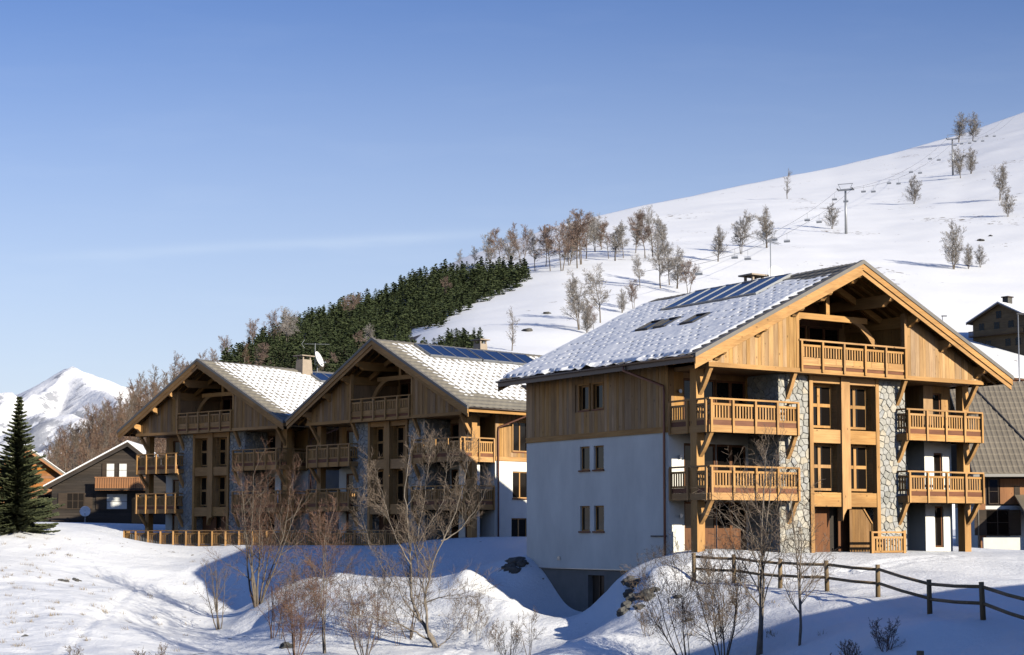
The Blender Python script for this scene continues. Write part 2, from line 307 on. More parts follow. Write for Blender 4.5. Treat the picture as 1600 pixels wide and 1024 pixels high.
for px, py, d in [
    (1085, 908, 66), (1148, 914, 64.5), (1219, 917, 62.5), (1293, 922, 60), (1372, 934, 57), (1453, 955, 53), (1537, 978, 49), (1600, 996, 46),
    (1085, 960, 60), (1250, 975, 54), (1400, 985, 49), (1000, 1024, 57), (1150, 1024, 54), (1300, 1024, 50), (1450, 1024, 47), (1600, 1030, 43),
    (1600, 905, 66), (1500, 893, 66), (1400, 884, 67.5), (1250, 886, 67), (1150, 886, 67.5), (1600, 868, 82), (1600, 862, 95),
    (1004, 899, 66.5), (992, 925, 66), (986, 950, 66.5), (1010, 968, 62),
    (960, 985, 60), (900, 1000, 59), (1060, 990, 58), (870, 964, 69), (905, 968, 71), (800, 940, 71), (740, 924, 74), (800, 1024, 62), (880, 1024, 60),
    (740, 843, 96), (822, 845, 94), (660, 846, 98), (700, 872, 88), (780, 882, 85), (760, 905, 79), (640, 900, 82), (800, 860, 88),
    (620, 853, 98), (480, 853, 101.5), (380, 853, 105), (280, 853, 108.5), (200, 853, 111), (200, 850, 116), (400, 849, 110),
    (560, 880, 92), (470, 890, 90), (400, 880, 96), (300, 872, 102), (540, 905, 84), (610, 915, 80), (470, 925, 80), (690, 920, 78),
    (440, 918, 84), (330, 925, 94), (375, 946, 91), (300, 950, 89), (402, 944, 90), (345, 975, 84), (400, 985, 80), (250, 965, 84), (410, 1012, 72), (445, 985, 74), (500, 960, 74), (600, 970, 72), (680, 985, 70), (500, 1024, 66), (600, 1024, 66), (690, 1024, 66), (400, 1030, 66),
    (0, 822, 101), (60, 819, 103), (100, 821, 105), (130, 826, 107), (158, 843, 109), (180, 854, 110.5), (-120, 825, 99), (0, 870, 93), (120, 880, 95), (230, 890, 97), (0, 930, 82), (120, 940, 82), (200, 925, 89), (0, 980, 74), (150, 985, 74), (230, 985, 77), (300, 1005, 74), (0, 1030, 66), (150, 1030, 66), (280, 1030, 65), (-150, 1000, 70),
]:
    p = at(px, py, d); CP.append((p.x, p.y, p.z))
for x, y, z in [(0, 0, 0), (4, 0, 0), (8, 0, 0), (12, 0, 0), (16, 0, 0), (8, -2.5, -.12), (14, -2.5, -.12), (3, -2, -.15), (20, 0, 0), (-0.6, 1.2, -.05), (-.5, 2.6, -.12), (-.5, 4.2, -.55),
                (-.4, 5.0, -.85), (-.4, 5.7, -2.0), (-.5, 6.4, -2.75), (-.5, 8.5, -2.8), (-.5, 10.0, -2.6), (-.5, 11.2, -1.6), (-.5, 12.2, -.8), (-.3, 13.2, -.3), (-3, 7, -2.95), (-3, 8.5, -2.95), (-3.2, 10.5, -2.5), (-3.4, 12, -1.6), (-2, 3.5, -1.0), (-3, 13.5, -.75),
                (8, 8, 0), (16, 8, 0.2), (8, 16, 0.4), (22, 8, 0.2)]:
    p = a2w(x, y, z); CP.append((p.x, p.y, z))
CP += [(0, 0, -0.85), (-12, 2, -1.2), (12, 2, -0.9), (0, 14, -2.2), (0, 30, -4.0), (-20, 30, -4.5), (-20, 50, -4.6), (0, 46, -4.3), (20, 30, -2.0), (28, 30, -1.5), (30, 45, -1.2), (28, 60, -0.6), (32, 80, 0.2), (-45, 95, 1.5), (-45, 60, -4), (-45, 30, -4.5), (-30, 5, -2), (45, 20, -1), (50, 60, 0), (45, 100, 1.2),
       (-40, 130, 1.8), (-20, 130, 1.2), (0, 130, 0.8), (20, 125, 0.8), (40, 130, 1.2), (-15, 112, .1), (-8, 105, .1), (-28, 122, 1.2), (0, 112, .5), (10, 100, .4)]
CPA = np.array(CP)
def _tps():
    n = len(CPA); X = CPA[:, :2] / 50.0
    d2 = ((X[:, None] - X[None]) ** 2).sum(-1); K = 0.5 * d2 * np.log(d2 + 1e-12) + np.eye(n) * 4e-5
    P = np.c_[np.ones(n), X]; A = np.zeros((n + 3, n + 3)); A[:n, :n] = K; A[:n, n:] = P; A[n:, :n] = P.T
    return np.linalg.solve(A, np.r_[CPA[:, 2], 0, 0, 0]), X
TW, TX = _tps()
def near_h(x, y):
    sh = x.shape; q = np.c_[x.ravel(), y.ravel()] / 50.0; o = np.empty(len(q))
    for i in range(0, len(q), 20000):
        c = q[i:i + 20000]; d2 = ((c[:, None] - TX[None]) ** 2).sum(-1)
        o[i:i + 20000] = (0.5 * d2 * np.log(d2 + 1e-12)) @ TW[:-3] + TW[-3] + c @ TW[-2:]
    return np.clip(o, -7, 3).reshape(sh)
CREST = [(-900, 860, 300), (-300, 850, 340), (-60, 840, 380), (40, 775, 420), (70, 735, 450), (150, 672, 520), (230, 636, 580), (330, 585, 650), (400, 537, 690), (480, 500, 720), (600, 466, 760), (650, 436, 775), (740, 397, 800),
         (880, 350, 880), (1000, 322, 980), (1100, 302, 1080), (1230, 275, 1220), (1300, 262, 1290), (1400, 238, 1400), (1500, 210, 1500), (1600, 175, 1600), (1800, 110, 1700), (2200, 0, 1750), (3200, -200, 1750)]
_ct = []
for px, py, r in CREST:
    d = ray(px, py); _ct.append((d[0] / d[1], d[2] / d[1], r))
_ct = np.array(_ct)
def hill_h(x, y):
    y = np.maximum(y, 1.0); t = x / y; e = np.interp(t, _ct[:, 0], _ct[:, 1]); r1 = np.interp(t, _ct[:, 0], _ct[:, 2]); zc = e * r1; R0 = 150 + 150 * np.clip((t + 0.04) / 0.335, 0, 1.2)
    s = (y - R0) / (r1 - R0)
    z = np.where(s < 1, zc * np.maximum(s, 0), zc + (s - 1) * (r1 - R0) * np.minimum(e * 0.35, 0.05) - np.maximum(s - 1, 0) ** 2 * 40)
    b = fbm(x, y, 70, 3, 4) * 2.0 + fbm(x, y, 18, 5, 3) * 0.3
    return z + 0.9 + b * sstep(0.02, 0.25, s) * (1 - 0.85 * sstep(0.72, 0.95, s))
def ground_h(x, y, detail=True):
    x = np.asarray(x, float); y = np.asarray(y, float)
    w_ = sstep(122, 165, y); n = near_h(x, np.minimum(y, 135)) ; z = n * (1 - w_) + hill_h(x, y) * w_
    if detail:
        m_ = (1 - sstep(100, 140, y)); ax = (x - OA.x) * math.sin(THA) + (y - OA.y) * math.cos(THA); ay = -(x - OA.x) * math.cos(THA) + (y - OA.y) * math.sin(THA)
        flat = sstep(-2.6, -1.0, ay) * sstep(-0.4, 0.3, ax)
        bank = sstep(-0.4, -1.6, z) * (1 - flat)
        z = z + m_ * (1 - 0.9 * flat) * (fbm(x, y, 4.5, 11, 4) * 0.16 + bank * (fbm(x, y, 1.9, 21, 5, 0.6) * 0.14 + fbm(x * 0.5 + y * .25, y * 0.4 - x * .2, 0.7, 23, 2) * 0.05))
    return z
TRACKS = []
def add_track(a, b, c_, off):
    P = [at(*a), at(*b), at(*c_)]
    for o_ in off: TRACKS.append([(p.x + o_, p.y) for p in P])
add_track((885, 1024, 58.5), (905, 1000, 60), (945, 982, 62.5), (-.32, .32)); add_track((700, 1024, 65), (735, 980, 69), (760, 955, 71), (0, .5)); add_track((1235, 900, 63.5), (1330, 893, 66), (1480, 872, 73), (-.2, .45)); add_track((95, 1020, 67), (150, 960, 78), (215, 900, 92), (0,))
_gh0 = ground_h
def ground_h(x, y, detail=True):
    z = _gh0(x, y, detail); x = np.asarray(x, float); y = np.asarray(y, float)
    if not detail: return z
    for tr in TRACKS:
        for (ax, ay), (bx, by) in zip(tr, tr[1:]):
            dx, dy = bx - ax, by - ay; t = np.clip(((x - ax) * dx + (y - ay) * dy) / (dx * dx + dy * dy), 0, 1); d = np.hypot(x - ax - t * dx, y - ay - t * dy); st = 0.75 + 0.5 * np.sin(t * math.hypot(dx, dy) * 9)
            z = z - 0.11 * st * np.exp(-(d / .17) ** 2) + 0.03 * np.exp(-((d - .36) / .13) ** 2)
    return z
def gh(x, y): return float(ground_h(np.array([x]), np.array([y]))[0])
YS = np.concatenate([np.arange(30, 160, 0.4), np.arange(160, 1800, 2.0)])
def hit(px, py, ymin=30):
    d = ray(px, py); ys = YS[YS >= ymin]; xs = d[0] / d[1] * ys; zs = CZ + d[2] / d[1] * ys; g = ground_h(xs, ys)
    k = np.argmax(g >= zs)
    if g[k] < zs[k]: k = len(ys) - 1
    return Vector((xs[k], ys[k], g[k]))
def sheet(name, xs, ys, zf, mat, smooth=True, drop=0.0):
    X, Y = np.meshgrid(xs, ys); Z = zf(X, Y) - drop; ny, nx = X.shape
    v = np.c_[X.ravel(), Y.ravel(), Z.ravel()]
    i = (np.arange(ny - 1)[:, None] * nx + np.arange(nx - 1)[None]).ravel(); f = np.c_[i, i + 1, i + nx + 1, i + nx]
    me = bpy.data.meshes.new(name); me.vertices.add(len(v)); me.vertices.foreach_set('co', v.ravel()); me.loops.add(f.size); me.polygons.add(len(f))
    me.loops.foreach_set('vertex_index', f.ravel()); me.polygons.foreach_set('loop_start', np.arange(len(f)) * 4)
    if smooth: me.polygons.foreach_set('use_smooth', np.ones(len(f), bool))
    me.materials.append(MATS[mat]); me.update(calc_edges=True); return link(name, me)
gx = np.concatenate([np.arange(-60, -34, 1.0), np.arange(-34, 30, 0.22), np.arange(30, 60, 1.0)])
gy = np.concatenate([np.arange(-15, 40, 1.2), np.arange(40, 102, 0.22), np.arange(102, 160, 0.8)])
tag(sheet('snow_ground', gx, gy, ground_h, 'snow'), kind='structure')
hx = np.concatenate([np.arange(-900, -260, 20), np.arange(-260, 560, 4.0), np.arange(560, 1500, 20)]); hy = np.concatenate([np.arange(150, 1000, 4.0), np.arange(1000, 1700, 7), np.arange(1700, 2300, 30)])
HILL = tag(sheet('snow_hill', hx, hy, lambda a, b: ground_h(a, b, False) - 0.35 * sstep(165, 150, b), 'snow_hill'), kind='structure')
def far_mountain():
    lines = [[(-420, 660, 5900), (-200, 640, 5700), (15, 607, 5700), (60, 588, 5600), (98, 566, 5520), (117, 561, 5500), (165, 580, 5480), (225, 603, 5450), (330, 640, 5300), (520, 700, 5200)],
             [(118, 562, 5500), (150, 600, 5250), (185, 622, 5000), (200, 660, 4700)], [(108, 563, 5500), (75, 600, 5300), (40, 622, 5100)], [(60, 588, 5600), (20, 625, 5200)],
             [(-400, 560, 4900), (-160, 585, 4600), (0, 607, 4500), (12, 603, 4500), (35, 628, 4450), (70, 641, 4350), (100, 645, 4300), (140, 650, 4200), (180, 690, 4000), (215, 735, 3800)]]
    xs = np.arange(-2500, -150, 14.0); ys = np.concatenate([np.arange(1300, 3600, 60.0), np.arange(3600, 6300, 14.0)])
    def zf(X, Y):
        best = -40 + 215 * sstep(1700, 4300, Y)
        for li, l in enumerate(lines):
            k = (0.62, 0.75, 0.8, 0.8, 0.6)[li]
            for a, b in zip(l, l[1:]):
                A = at(*a); B = at(*b); dx, dy = B.x - A.x, B.y - A.y; ln = dx * dx + dy * dy
                t = np.clip(((X - A.x) * dx + (Y - A.y) * dy) / ln, 0, 1); d = np.hypot(X - A.x - t * dx, Y - A.y - t * dy)
                best = np.maximum(best, A.z + (B.z - A.z) * t - k * d - 6)
        n = fbm(X, Y, 420, 31, 6, 0.55); rg = 1 - np.abs(fbm(X, Y, 260, 33, 5, 0.55)) * 2
        near = sstep(4850, 4550, Y)
        return best + n * (26 + 20 * near) + rg * (6 + 26 * near) - 10 - 20 * near + fbm(X, Y, 60, 35, 3) * (6 + 7 * near)
    o = sheet('far_mountain', xs, ys, zf, 'mountain_snow'); X, Y = np.meshgrid(xs, ys)
    a = o.data.attributes.new('rock', 'FLOAT', 'POINT'); nearm = sstep(4900, 4600, Y)
    a.data.foreach_set('value', (fbm(X, Y, 300, 41, 3) * 0.10 + nearm * 0.07).ravel())
    tag(o, kind='structure')
far_mountain()

# ---------------------------------------------------------------- the three new chalets
Z1, Z2, Z3 = 2.46, 5.17, 7.68       # balcony deck levels
PEAK, EAVE, EV, OV = 12.33, 7.85, 1.23, 0.62
def wall_cells(mb, u0, u1, z0, z1, holes, put):
    us = sorted({u0, u1, *[h[0] for h in holes], *[h[1] for h in holes]}); zs = sorted({z0, z1, *[h[2] for h in holes], *[h[3] for h in holes]})
    us = [u for u in us if u0 <= u <= u1]; zs = [z for z in zs if z0 <= z <= z1]
    for a, b in zip(us, us[1:]):
        run = None
        for c, d in zip(zs, zs[1:]):
            m_ = ((a + b) / 2, (c + d) / 2); hole = any(h[0] < m_[0] < h[1] and h[2] < m_[1] < h[3] for h in holes)
            if hole:
                if run: put(mb, a, b, *run); run = None
            else: run = (run[0], d) if run else (c, d)
        if run: put(mb, a, b, *run)
def voronoi_stones(w_, h_, n, seed, jitter=0.42):
    """irregular rubble: cells of a jittered lattice, each clipped polygon shrunk for the joint"""
    rs = random.Random(seed); asp = 1.45; nx = max(2, round(math.sqrt(n * w_ / h_ / asp))); ny = max(2, round(n / nx)); pts = []
    for j in range(-1, ny + 1):
        for i in range(-1, nx + 1):
            o_ = 0.5 if j % 2 else 0
            pts.append(((i + .5 + o_ * .6 - .15 + rs.uniform(-jitter, jitter)) * w_ / nx, (j + .5 + rs.uniform(-jitter, jitter) * .8) * h_ / ny))
    out = []
    for k, p in enumerate(pts):
        poly = [(0, 0), (w_, 0), (w_, h_), (0, h_)]
        for q, o_ in enumerate(pts):
            if q == k or abs(o_[0] - p[0]) > 3 * w_ / nx or abs(o_[1] - p[1]) > 3 * h_ / ny: continue
            mx, my = (p[0] + o_[0]) / 2, (p[1] + o_[1]) / 2; nx_, ny_ = o_[0] - p[0], o_[1] - p[1]; res = []
            for a, b in zip(poly, poly[1:] + poly[:1]):
                da = (a[0] - mx) * nx_ + (a[1] - my) * ny_; db = (b[0] - mx) * nx_ + (b[1] - my) * ny_
                if da <= 0: res.append(a)
                if da * db < 0: t = da / (da - db); res.append((a[0] + (b[0] - a[0]) * t, a[1] + (b[1] - a[1]) * t))
            poly = res
            if len(poly) < 3: break
        if len(poly) < 3: continue
        ar = sum(a[0] * b[1] - b[0] * a[1] for a, b in zip(poly, poly[1:] + poly[:1])) / 2
        if ar < 0.006: continue
        cx = sum(a[0] for a in poly) / len(poly); cy = sum(a[1] for a in poly) / len(poly)
        sh = [(cx + (a[0] - cx) * (1 - 0.014 / (math.hypot(a[0] - cx, a[1] - cy) + 1e-6)), cy + (a[1] - cy) * (1 - 0.014 / (math.hypot(a[0] - cx, a[1] - cy) + 1e-6))) for a in poly]
        out.append((sh, (cx, cy)))
    return out
def stone_piece(mb, poly, c, dep, toy):   # front polygon proud by dep, chamfered; toy(u, v, d) -> point
    n = len(poly); b = len(mb.v)
    for (u, v_) in poly: mb.v.append(toy(u, v_, 0))
    for (u, v_) in poly: mb.v.append(toy(u, v_, dep * 0.6))
    for (u, v_) in poly: mb.v.append(toy(c[0] + (u - c[0]) * .90, c[1] + (v_ - c[1]) * .90, dep))
    mb.face(tuple(b + 2 * n + i for i in range(n)))
    for r_ in (0, n):
        for i in range(n): j = (i + 1) % n; mb.face((b + r_ + i, b + r_ + j, b + r_ + n + j, b + r_ + n + i))
def railing(parent, p0, p1, zdeck, fine, bottom=0.12, top=1.06, sub=0.84, posts=True, wide=0.0, axis=None, drop=0.3):
    """handrail, sub rail, foot rail, stanchions that run down over the deck beam, balusters"""
    p0 = Vector(p0); p1 = Vector(p1); d = p1 - p0; ln = d.length; d /= ln; nrm = Vector((d.y, -d.x, 0)); ax = 'x' if abs(d.x) > abs(d.y) else 'y'
    P = lambda s, z, off=0.0: (p0.x + d.x * s + nrm.x * off, p0.y + d.y * s + nrm.y * off, zdeck + z)
    MB().beam(P(-.04, top), P(ln + .04, top), 0.13, 0.07).build('handrail', 'timber_' + ax, parent)
    MB().beam(P(0, sub), P(ln, sub), 0.07, 0.09).build('sub_rail', 'timber_' + ax, parent)
    MB().beam(P(0, bottom), P(ln, bottom), 0.07, 0.09).build('foot_rail', 'timber_' + ax, parent)
    if posts:
        k = max(1, round(ln / 1.2))
        for i in range(k + 1):
            s = min(max(ln * i / k, 0.05), ln - 0.05); MB().beam(P(s, -drop, 0.07), P(s, top - 0.036, 0.07), 0.10, 0.10).build('stanchion', 'timber_z', parent)
    n = max(2, round(ln / 0.155)); lo, hi = bottom + 0.046, sub - 0.046
    if wide:
        for i in range(max(2, round(ln / 1.0))):
            q = max(2, round(ln / 1.0)); MB().beam(P(ln * i / q + .006, bottom + wide / 2 + .05), P(ln * (i + 1) / q - .006, bottom + wide / 2 + .05), 0.035, wide).build('frieze_plank', 'timber_' + ax, parent)
        lo += wide + 0.02
    if fine:
        me = MB().box(-.035, .035, -.016, .016, 0, hi - lo).mesh('baluster', 'timber_z'); an = math.atan2(d.y, d.x)
        for i in range(n):
            o = link('baluster', me, parent); o.location = P(ln * (i + .5) / n, lo); o.rotation_euler = (0, 0, an)
    else:
        mb = MB()
        for i in range(n): s = ln * (i + .5) / n; mb.beam(P(s, lo), P(s, hi), 0.075, 0.055, up=nrm)
        tag(mb.build('balusters', 'timber_iz', parent), kind='stuff')
def window_front(parent, x0, x1, z0, z1, y, name='window', cross=True, mat='timber_z', bar=0.07, dep=0.07, one=False, inward=1, curtain=False):
    """casement in a plane y = const that looks to -y (inward = +1)"""
    mb = MB(); i = inward; f = lambda a, b, c, d, t=0.0: mb.box(a, b, min(y + t, y + i * dep), max(y + t, y + i * dep), c, d)
    f(x0, x0 + bar, z0, z1); f(x1 - bar, x1, z0, z1); f(x0 + bar, x1 - bar, z0, z0 + bar); f(x0 + bar, x1 - bar, z1 - bar, z1)
    if cross:
        xm = (x0 + x1) / 2; zm = z0 + (z1 - z0) * .52; f(xm - bar * .75, xm + bar * .75, z0 + bar, z1 - bar, -.012 * i)
        if not one: f(x0 + bar, xm - bar * .75, zm - bar * .7, zm + bar * .7); f(xm + bar * .75, x1 - bar, zm - bar * .7, zm + bar * .7)
    o = mb.build(name, mat, parent)
    MB().box(x0 + bar * .6, x1 - bar * .6, min(y + i * .035, y + i * .05), max(y + i * .035, y + i * .05), z0 + bar * .6, z1 - bar * .6).build('pane', 'curtain' if curtain else 'glass', o)
    return o
def window_side(parent, y0, y1, z0, z1, x, out, bar=0.065, cross=True, sill=True):
    """casement in a plane x = const, out = -1 looks to -x, +1 to +x; set back in its reveal"""
    xi = x - out * 0.10; mb = MB(); a, b = sorted((xi, xi - out * 0.06)); f = lambda c, d, e, g: mb.box(a, b, c, d, e, g)
    f(y0, y0 + bar, z0, z1); f(y1 - bar, y1, z0, z1); f(y0 + bar, y1 - bar, z0, z0 + bar); f(y0 + bar, y1 - bar, z1 - bar, z1)
    if cross: ym = (y0 + y1) / 2; f(ym - bar * .6, ym + bar * .6, z0 + bar, z1 - bar)
    o = mb.build('window', 'timber_z', parent)
    a, b = sorted((xi - out * .03, xi - out * .045)); MB().box(a, b, y0 + .02, y1 - .02, z0 + .02, z1 - .02).build('pane', 'glass', o)
    if sill:
        a, b = sorted((x + out * .07, xi)); MB().box(a, b, y0 - .05, y1 + .05, z0 - .07, z0 - .003).build('sill', 'red_timber', o)
    return o
def roof_slope(cx, side, y0, y1, slen, sl, tile, snow, seed, bare, dash=.105, dw=.115):
    """metal tile sheet with waves and course steps; snow bed lying on it; both as grids over (along ridge, down slope)"""
    cw, ch = 0.50, 0.52; c, s_ = math.cos(sl), math.sin(sl)
    if tile:
        nu = int((y1 - y0) / cw) * 7; U = np.linspace(y0, y1, nu + 1); V = []
        k = 0
        while k * ch < slen - 0.01:
            e = min((k + 1) * ch, slen); V += [k * ch + 0.001, k * ch + (e - k * ch) * .5, e - 0.012]; k += 1
        V = np.array(V + [slen])
    else: U = np.linspace(y0, y1, 12); V = np.linspace(0, slen, 8)
    UU, VV = np.meshgrid(U, V)
    saw = (VV / ch - np.floor(VV / ch)); wave = np.maximum(0, np.cos((UU - y0) / cw * 2 * math.pi)) ** 1.5
    h = (0.035 * wave + 0.055 * saw) if tile else np.full_like(UU, 0.02)
    def tow(UU, VV, h): return np.c_[(cx + side * (VV * c + h * s_)).ravel(), UU.ravel(), (PEAK - VV * s_ + h * c).ravel()]
    def grid(name, UU, P, mat, keep=None):
        ny, nx = UU.shape; i = (np.arange(ny - 1)[:, None] * nx + np.arange(nx - 1)[None]).ravel(); f = np.c_[i, i + 1, i + nx + 1, i + nx]
        if side < 0: f = f[:, ::-1]
        if keep is not None: f = f[keep.ravel()[f].any(1)]
        f = f[:, ::-1]
        me = bpy.data.meshes.new(name); me.from_pydata(P.tolist(), [], f.tolist()); me.materials.append(MATS[mat])
        me.polygons.foreach_set('use_smooth', [True] * len(me.polygons)); me.update(); return me
    t_me = grid('roof_sheet', UU, tow(UU, VV, h), 'roof_metal'); s_me = None
    if snow:
        U2 = np.linspace(y0 + .05, y1 - .05, int((y1 - y0) / 0.042)); V2 = np.linspace(0.06, slen + 0.03, int(slen / (0.03 if dash > .105 else .04))); UU2, VV2 = np.meshgrid(U2, V2)
        dep = snow(UU2, VV2, fbm(UU2, VV2, 1.3, seed, 4), fbm(UU2, VV2, 0.35, seed + 1, 2))
        for (ua, ub, va, vb) in bare:
            ins = (sstep(ua - .12, ua + .02, UU2) * sstep(ub + .12, ub - .02, UU2)) * (sstep(va - .12, va + .02, VV2) * sstep(vb + .12, vb - .02, VV2)); dep = dep - ins * 0.5
        saw2 = (VV2 / ch - np.floor(VV2 / ch)); uc = (UU2 - y0) / cw; uc = (uc - np.round(uc)) * cw + fbm(UU2, VV2, .9, seed + 3, 2) * .03; vc = VV2 / ch; fl = np.round(vc); vc = (vc - fl) * ch; on = fbm(fl * 3.7, np.round((UU2 - y0) / cw) * 5.3, 1.7, seed + 9, 1)
        gate = np.clip((on + .28) / .25, 0, 1) if dash > .105 else 1.0
        gate = np.maximum(gate, sstep(.9, .2, UU2) * .9) if dash > .105 else gate
        dep = dep + np.maximum(0, fbm(UU2, VV2, .5, seed + 13, 3)) * .16 * sstep(slen - .5, slen - .05, VV2) * (dash > .105)
        fine_ = dash > .105
        if fine_: dep = dep - .13 * sstep(slen - .42, slen - .22, VV2) * np.clip(.75 + 1.2 * fbm(UU2, VV2, .8, seed + 15, 2), 0, 1)
        dep = dep - gate * dash * (1 + 0.6 * on) * np.exp(-(uc / dw) ** 4) * np.exp(-((vc - .02) / (.036 if fine_ else .05)) ** 2)
        hh = dep + (0.004 if fine_ else .008) * saw2 + 0.001 * np.maximum(0, np.cos((UU2 - y0) / cw * 2 * math.pi))
        s_me = grid('snow_cover', UU2, tow(UU2, VV2, hh), 'snow_roof', keep=hh > -0.02)
    return t_me, s_me
def chalet(label, O, th, W, L, fine, side_win, snow, vis, solar=None, sky_lights=(), chimney=None, cladding=True, ground_rail=False, seed=1, base=-1.2, side_base=None):
    root = thing('timber_chalet', O, math.pi / 2 - th, label, 'chalet', 'new timber chalets in a row')
    k = W / 15.95; cx = W / 2; bw = 4.30 * k; ps = 1.62 * k; fx0 = bw + ps + .02; fx1 = W - fx0; lx = 4.85 * k; YW = 2.6; LB = 3.9; SL = (PEAK - EAVE) / (cx + EV); sl = math.atan(SL); slen = (cx + EV) / math.cos(sl)
    zt = lambda x: PEAK - SL * abs(x - cx)
    # masonry: side walls with window reveals, back wall, bay walls; wood-clad top storey
    lw = [(a, b, c, d) for s_, a, b, c, d in side_win if s_ < 0]; rw = [(a, b, c, d) for s_, a, b, c, d in side_win if s_ > 0]
    mb = MB(); zb = base if side_base is None else side_base
    wall_cells(mb, YW, L, zb, 5.05, lw, lambda m, a, b, c, d: m.box(0, .3, a, b, c, d))
    wall_cells(mb, YW, L, base, 5.05, rw, lambda m, a, b, c, d: m.box(W - .3, W, a, b, c, d))
    mb.box(.3, W - .3, L - .3, L, base, 8.0)
    doors = [(.80 * k, 2.55 * k), (2.552 * k, 4.2 * k), (W - 4.2 * k, W - 2.75 * k)]; nar = (W - 1.55 * k, W - 1.0 * k); xn = W - 2.15 * k
    hol = [(a, b, z, z + 2.1) for a, b in doors for z in (0.05, Z1)] 
    for x0, x1 in ((.3, bw + .3), (W - bw - .3, W - .3)): wall_cells(mb, x0, x1, base, 5.05, hol, lambda m, a, b, c, d: m.box(a, b, YW, YW + .25, c, d))
    wall_cells(mb, xn, W - .42, base, 5.05, [(nar[0], nar[1], z + .15, z + 2.0) for z in (0.05, Z1)], lambda m, a, b, c, d: m.box(a, b, 1.55, 1.8, c, d)); mb.box(xn, xn + .2, 1.802, YW - .002, base, 5.05)
    mb.build('wall', 'render_white', root)
    up = MB(); h2 = [(a, b, Z2, Z2 + 2.1) for a, b in doors]; wall_cells(up, xn, W - .42, 5.05, 7.49, [(nar[0], nar[1], Z2 + .15, Z2 + 2.0)], lambda m, a, b, c, d: m.box(a, b, 1.55, 1.8, c, d)); up.box(xn, xn + .2, 1.802, YW - .002, 5.05, 7.49)
    wall_cells(up, YW, L, 5.05, 8.0, lw, lambda m, a, b, c, d: m.box(.02, .3, a, b, c, d)); wall_cells(up, YW, L, 5.05, 8.0, rw, lambda m, a, b, c, d: m.box(W - .3, W - .02, a, b, c, d))
    for x0, x1 in ((.3, bw + .3), (W - bw - .3, W - .3)): wall_cells(up, x0, x1, 5.05, 7.5, h2, lambda m, a, b, c, d: m.box(a, b, YW, YW + .25, c, d))
    up.prism_y([(.02, 7.7), (W - .02, 7.7), (W - .02, zt(0) - .4), (cx, PEAK - .4), (.02, zt(0) - .4)], L - .3, L - .02)
    up.prism_y([(lx - .3, 7.7), (W - lx + .3, 7.7), (W - lx + .3, zt(lx) - .4), (cx, PEAK - .4), (lx - .3, zt(lx) - .4)], LB, LB + .2)      # back of the loggia
    up.box(lx - .32, lx - .24, .12, LB, 7.7, zt(lx) - .5); up.box(W - lx + .24, W - lx + .32, .12, LB, 7.7, zt(lx) - .5)
    up.build('upper_wall', 'planks', root)
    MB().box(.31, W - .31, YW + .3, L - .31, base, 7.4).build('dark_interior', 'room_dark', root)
    # side cladding: vertical boards
    def side_boards(x, out, holes):
        cl = MB(); a, b = sorted((x, x + out * .035)); zr = zt(0) - .42; cl.box(min(x + out * .002, x + out * .055), max(x + out * .002, x + out * .055), YW, L, 4.98, 5.22); part = cl.build('cladding', 'timber_y', root); y = YW; rs = random.Random(seed + 5)
        jm = MB()
        while y < L - .02:
            wd = min(rs.choice((.16, .19, .22, .25)), L - y); segs = [(5.225, zr)]
            for h in holes:
                if h[2] > 5 and h[0] - .07 < y + wd and h[1] + .07 > y: segs = [(5.225, h[2] - .07), (h[3] + .07, zr)]
            for z0, z1 in segs:
                pr = rs.uniform(0, .012); a, b = sorted((x, x + out * (.024 + pr)))
                if fine and out < 0: MB().box(a, b, y + .004, y + wd - .004, z0, z1).build('plank', 'plank', part)
                else: jm.box(a, b, y + .004, y + wd - .004, z0, z1)
            y += wd
        if jm.v: jm.build('planks', 'planks', part)['kind'] = 'stuff'
        for h in holes:
            if h[2] > 5:
                t = MB(); a, b = sorted((x - out * .1, x + out * .05)); t.box(a, b, h[0] - .07, h[0], h[2] - .07, h[3] + .07); t.box(a, b, h[1], h[1] + .07, h[2] - .07, h[3] + .07); t.box(a, b, h[0], h[1], h[2] - .07, h[2]); t.box(a, b, h[0], h[1], h[3], h[3] + .07)
                t.build('window_trim', 'timber_z', part)
    side_boards(0, -1, lw); side_boards(W, 1, rw)
    for s_, a, b, c, d in side_win: window_side(root, a, b, c, d, 0 if s_ < 0 else W, s_, cross=(b - a) > .9)
    # bay doors and slim windows
    for a, b in doors:
        for z in (0.05, Z1, Z2): dr_ = window_front(root, a, b, z, z + 2.1, YW + .06, 'glazed_door', True, 'door_wood', .10, .06, True); (MB().box(a + .1, b - .1, YW + .07, YW + .09, z + .1, z + 1.0).build('door_panel', 'door_wood', dr_) if z < 1 else None)
    for z in (0.2, Z1 + .15, Z2 + .15): window_front(root, nar[0], nar[1], z, z + 1.85, 1.62, 'slim_window', False, 'door_wood', .08, .05)
    # floor slabs of the bays, attic soffit
    MB().box(.31, W - .31, .13, YW + .3, 7.50, 7.67).build('soffit', 'planks', root)
    # stone piers
    for si, x0 in enumerate((bw, W - bw - ps)):
        pier = MB().box(x0 + .03, x0 + ps - .03, .66, YW - .002, -.6, 7.49).build('stone_pier', 'mortar', root)
        st = voronoi_stones(ps, 8.0, 150, seed * 10 + si); jm = MB()
        for poly, c in st:
            mb = MB() if fine else jm; dep = random.Random(c[0] * 99 + c[1]).uniform(.035, .065)
            stone_piece(mb, poly, c, dep, lambda u, v_, d, x0=x0: (x0 + u, .665 - d, -.55 + v_))
            if fine: mb.build('stone', 'stone', pier)
        sd = MB(); xs_, sg = (x0, -1) if vis < 0 else (x0 + ps, 1)
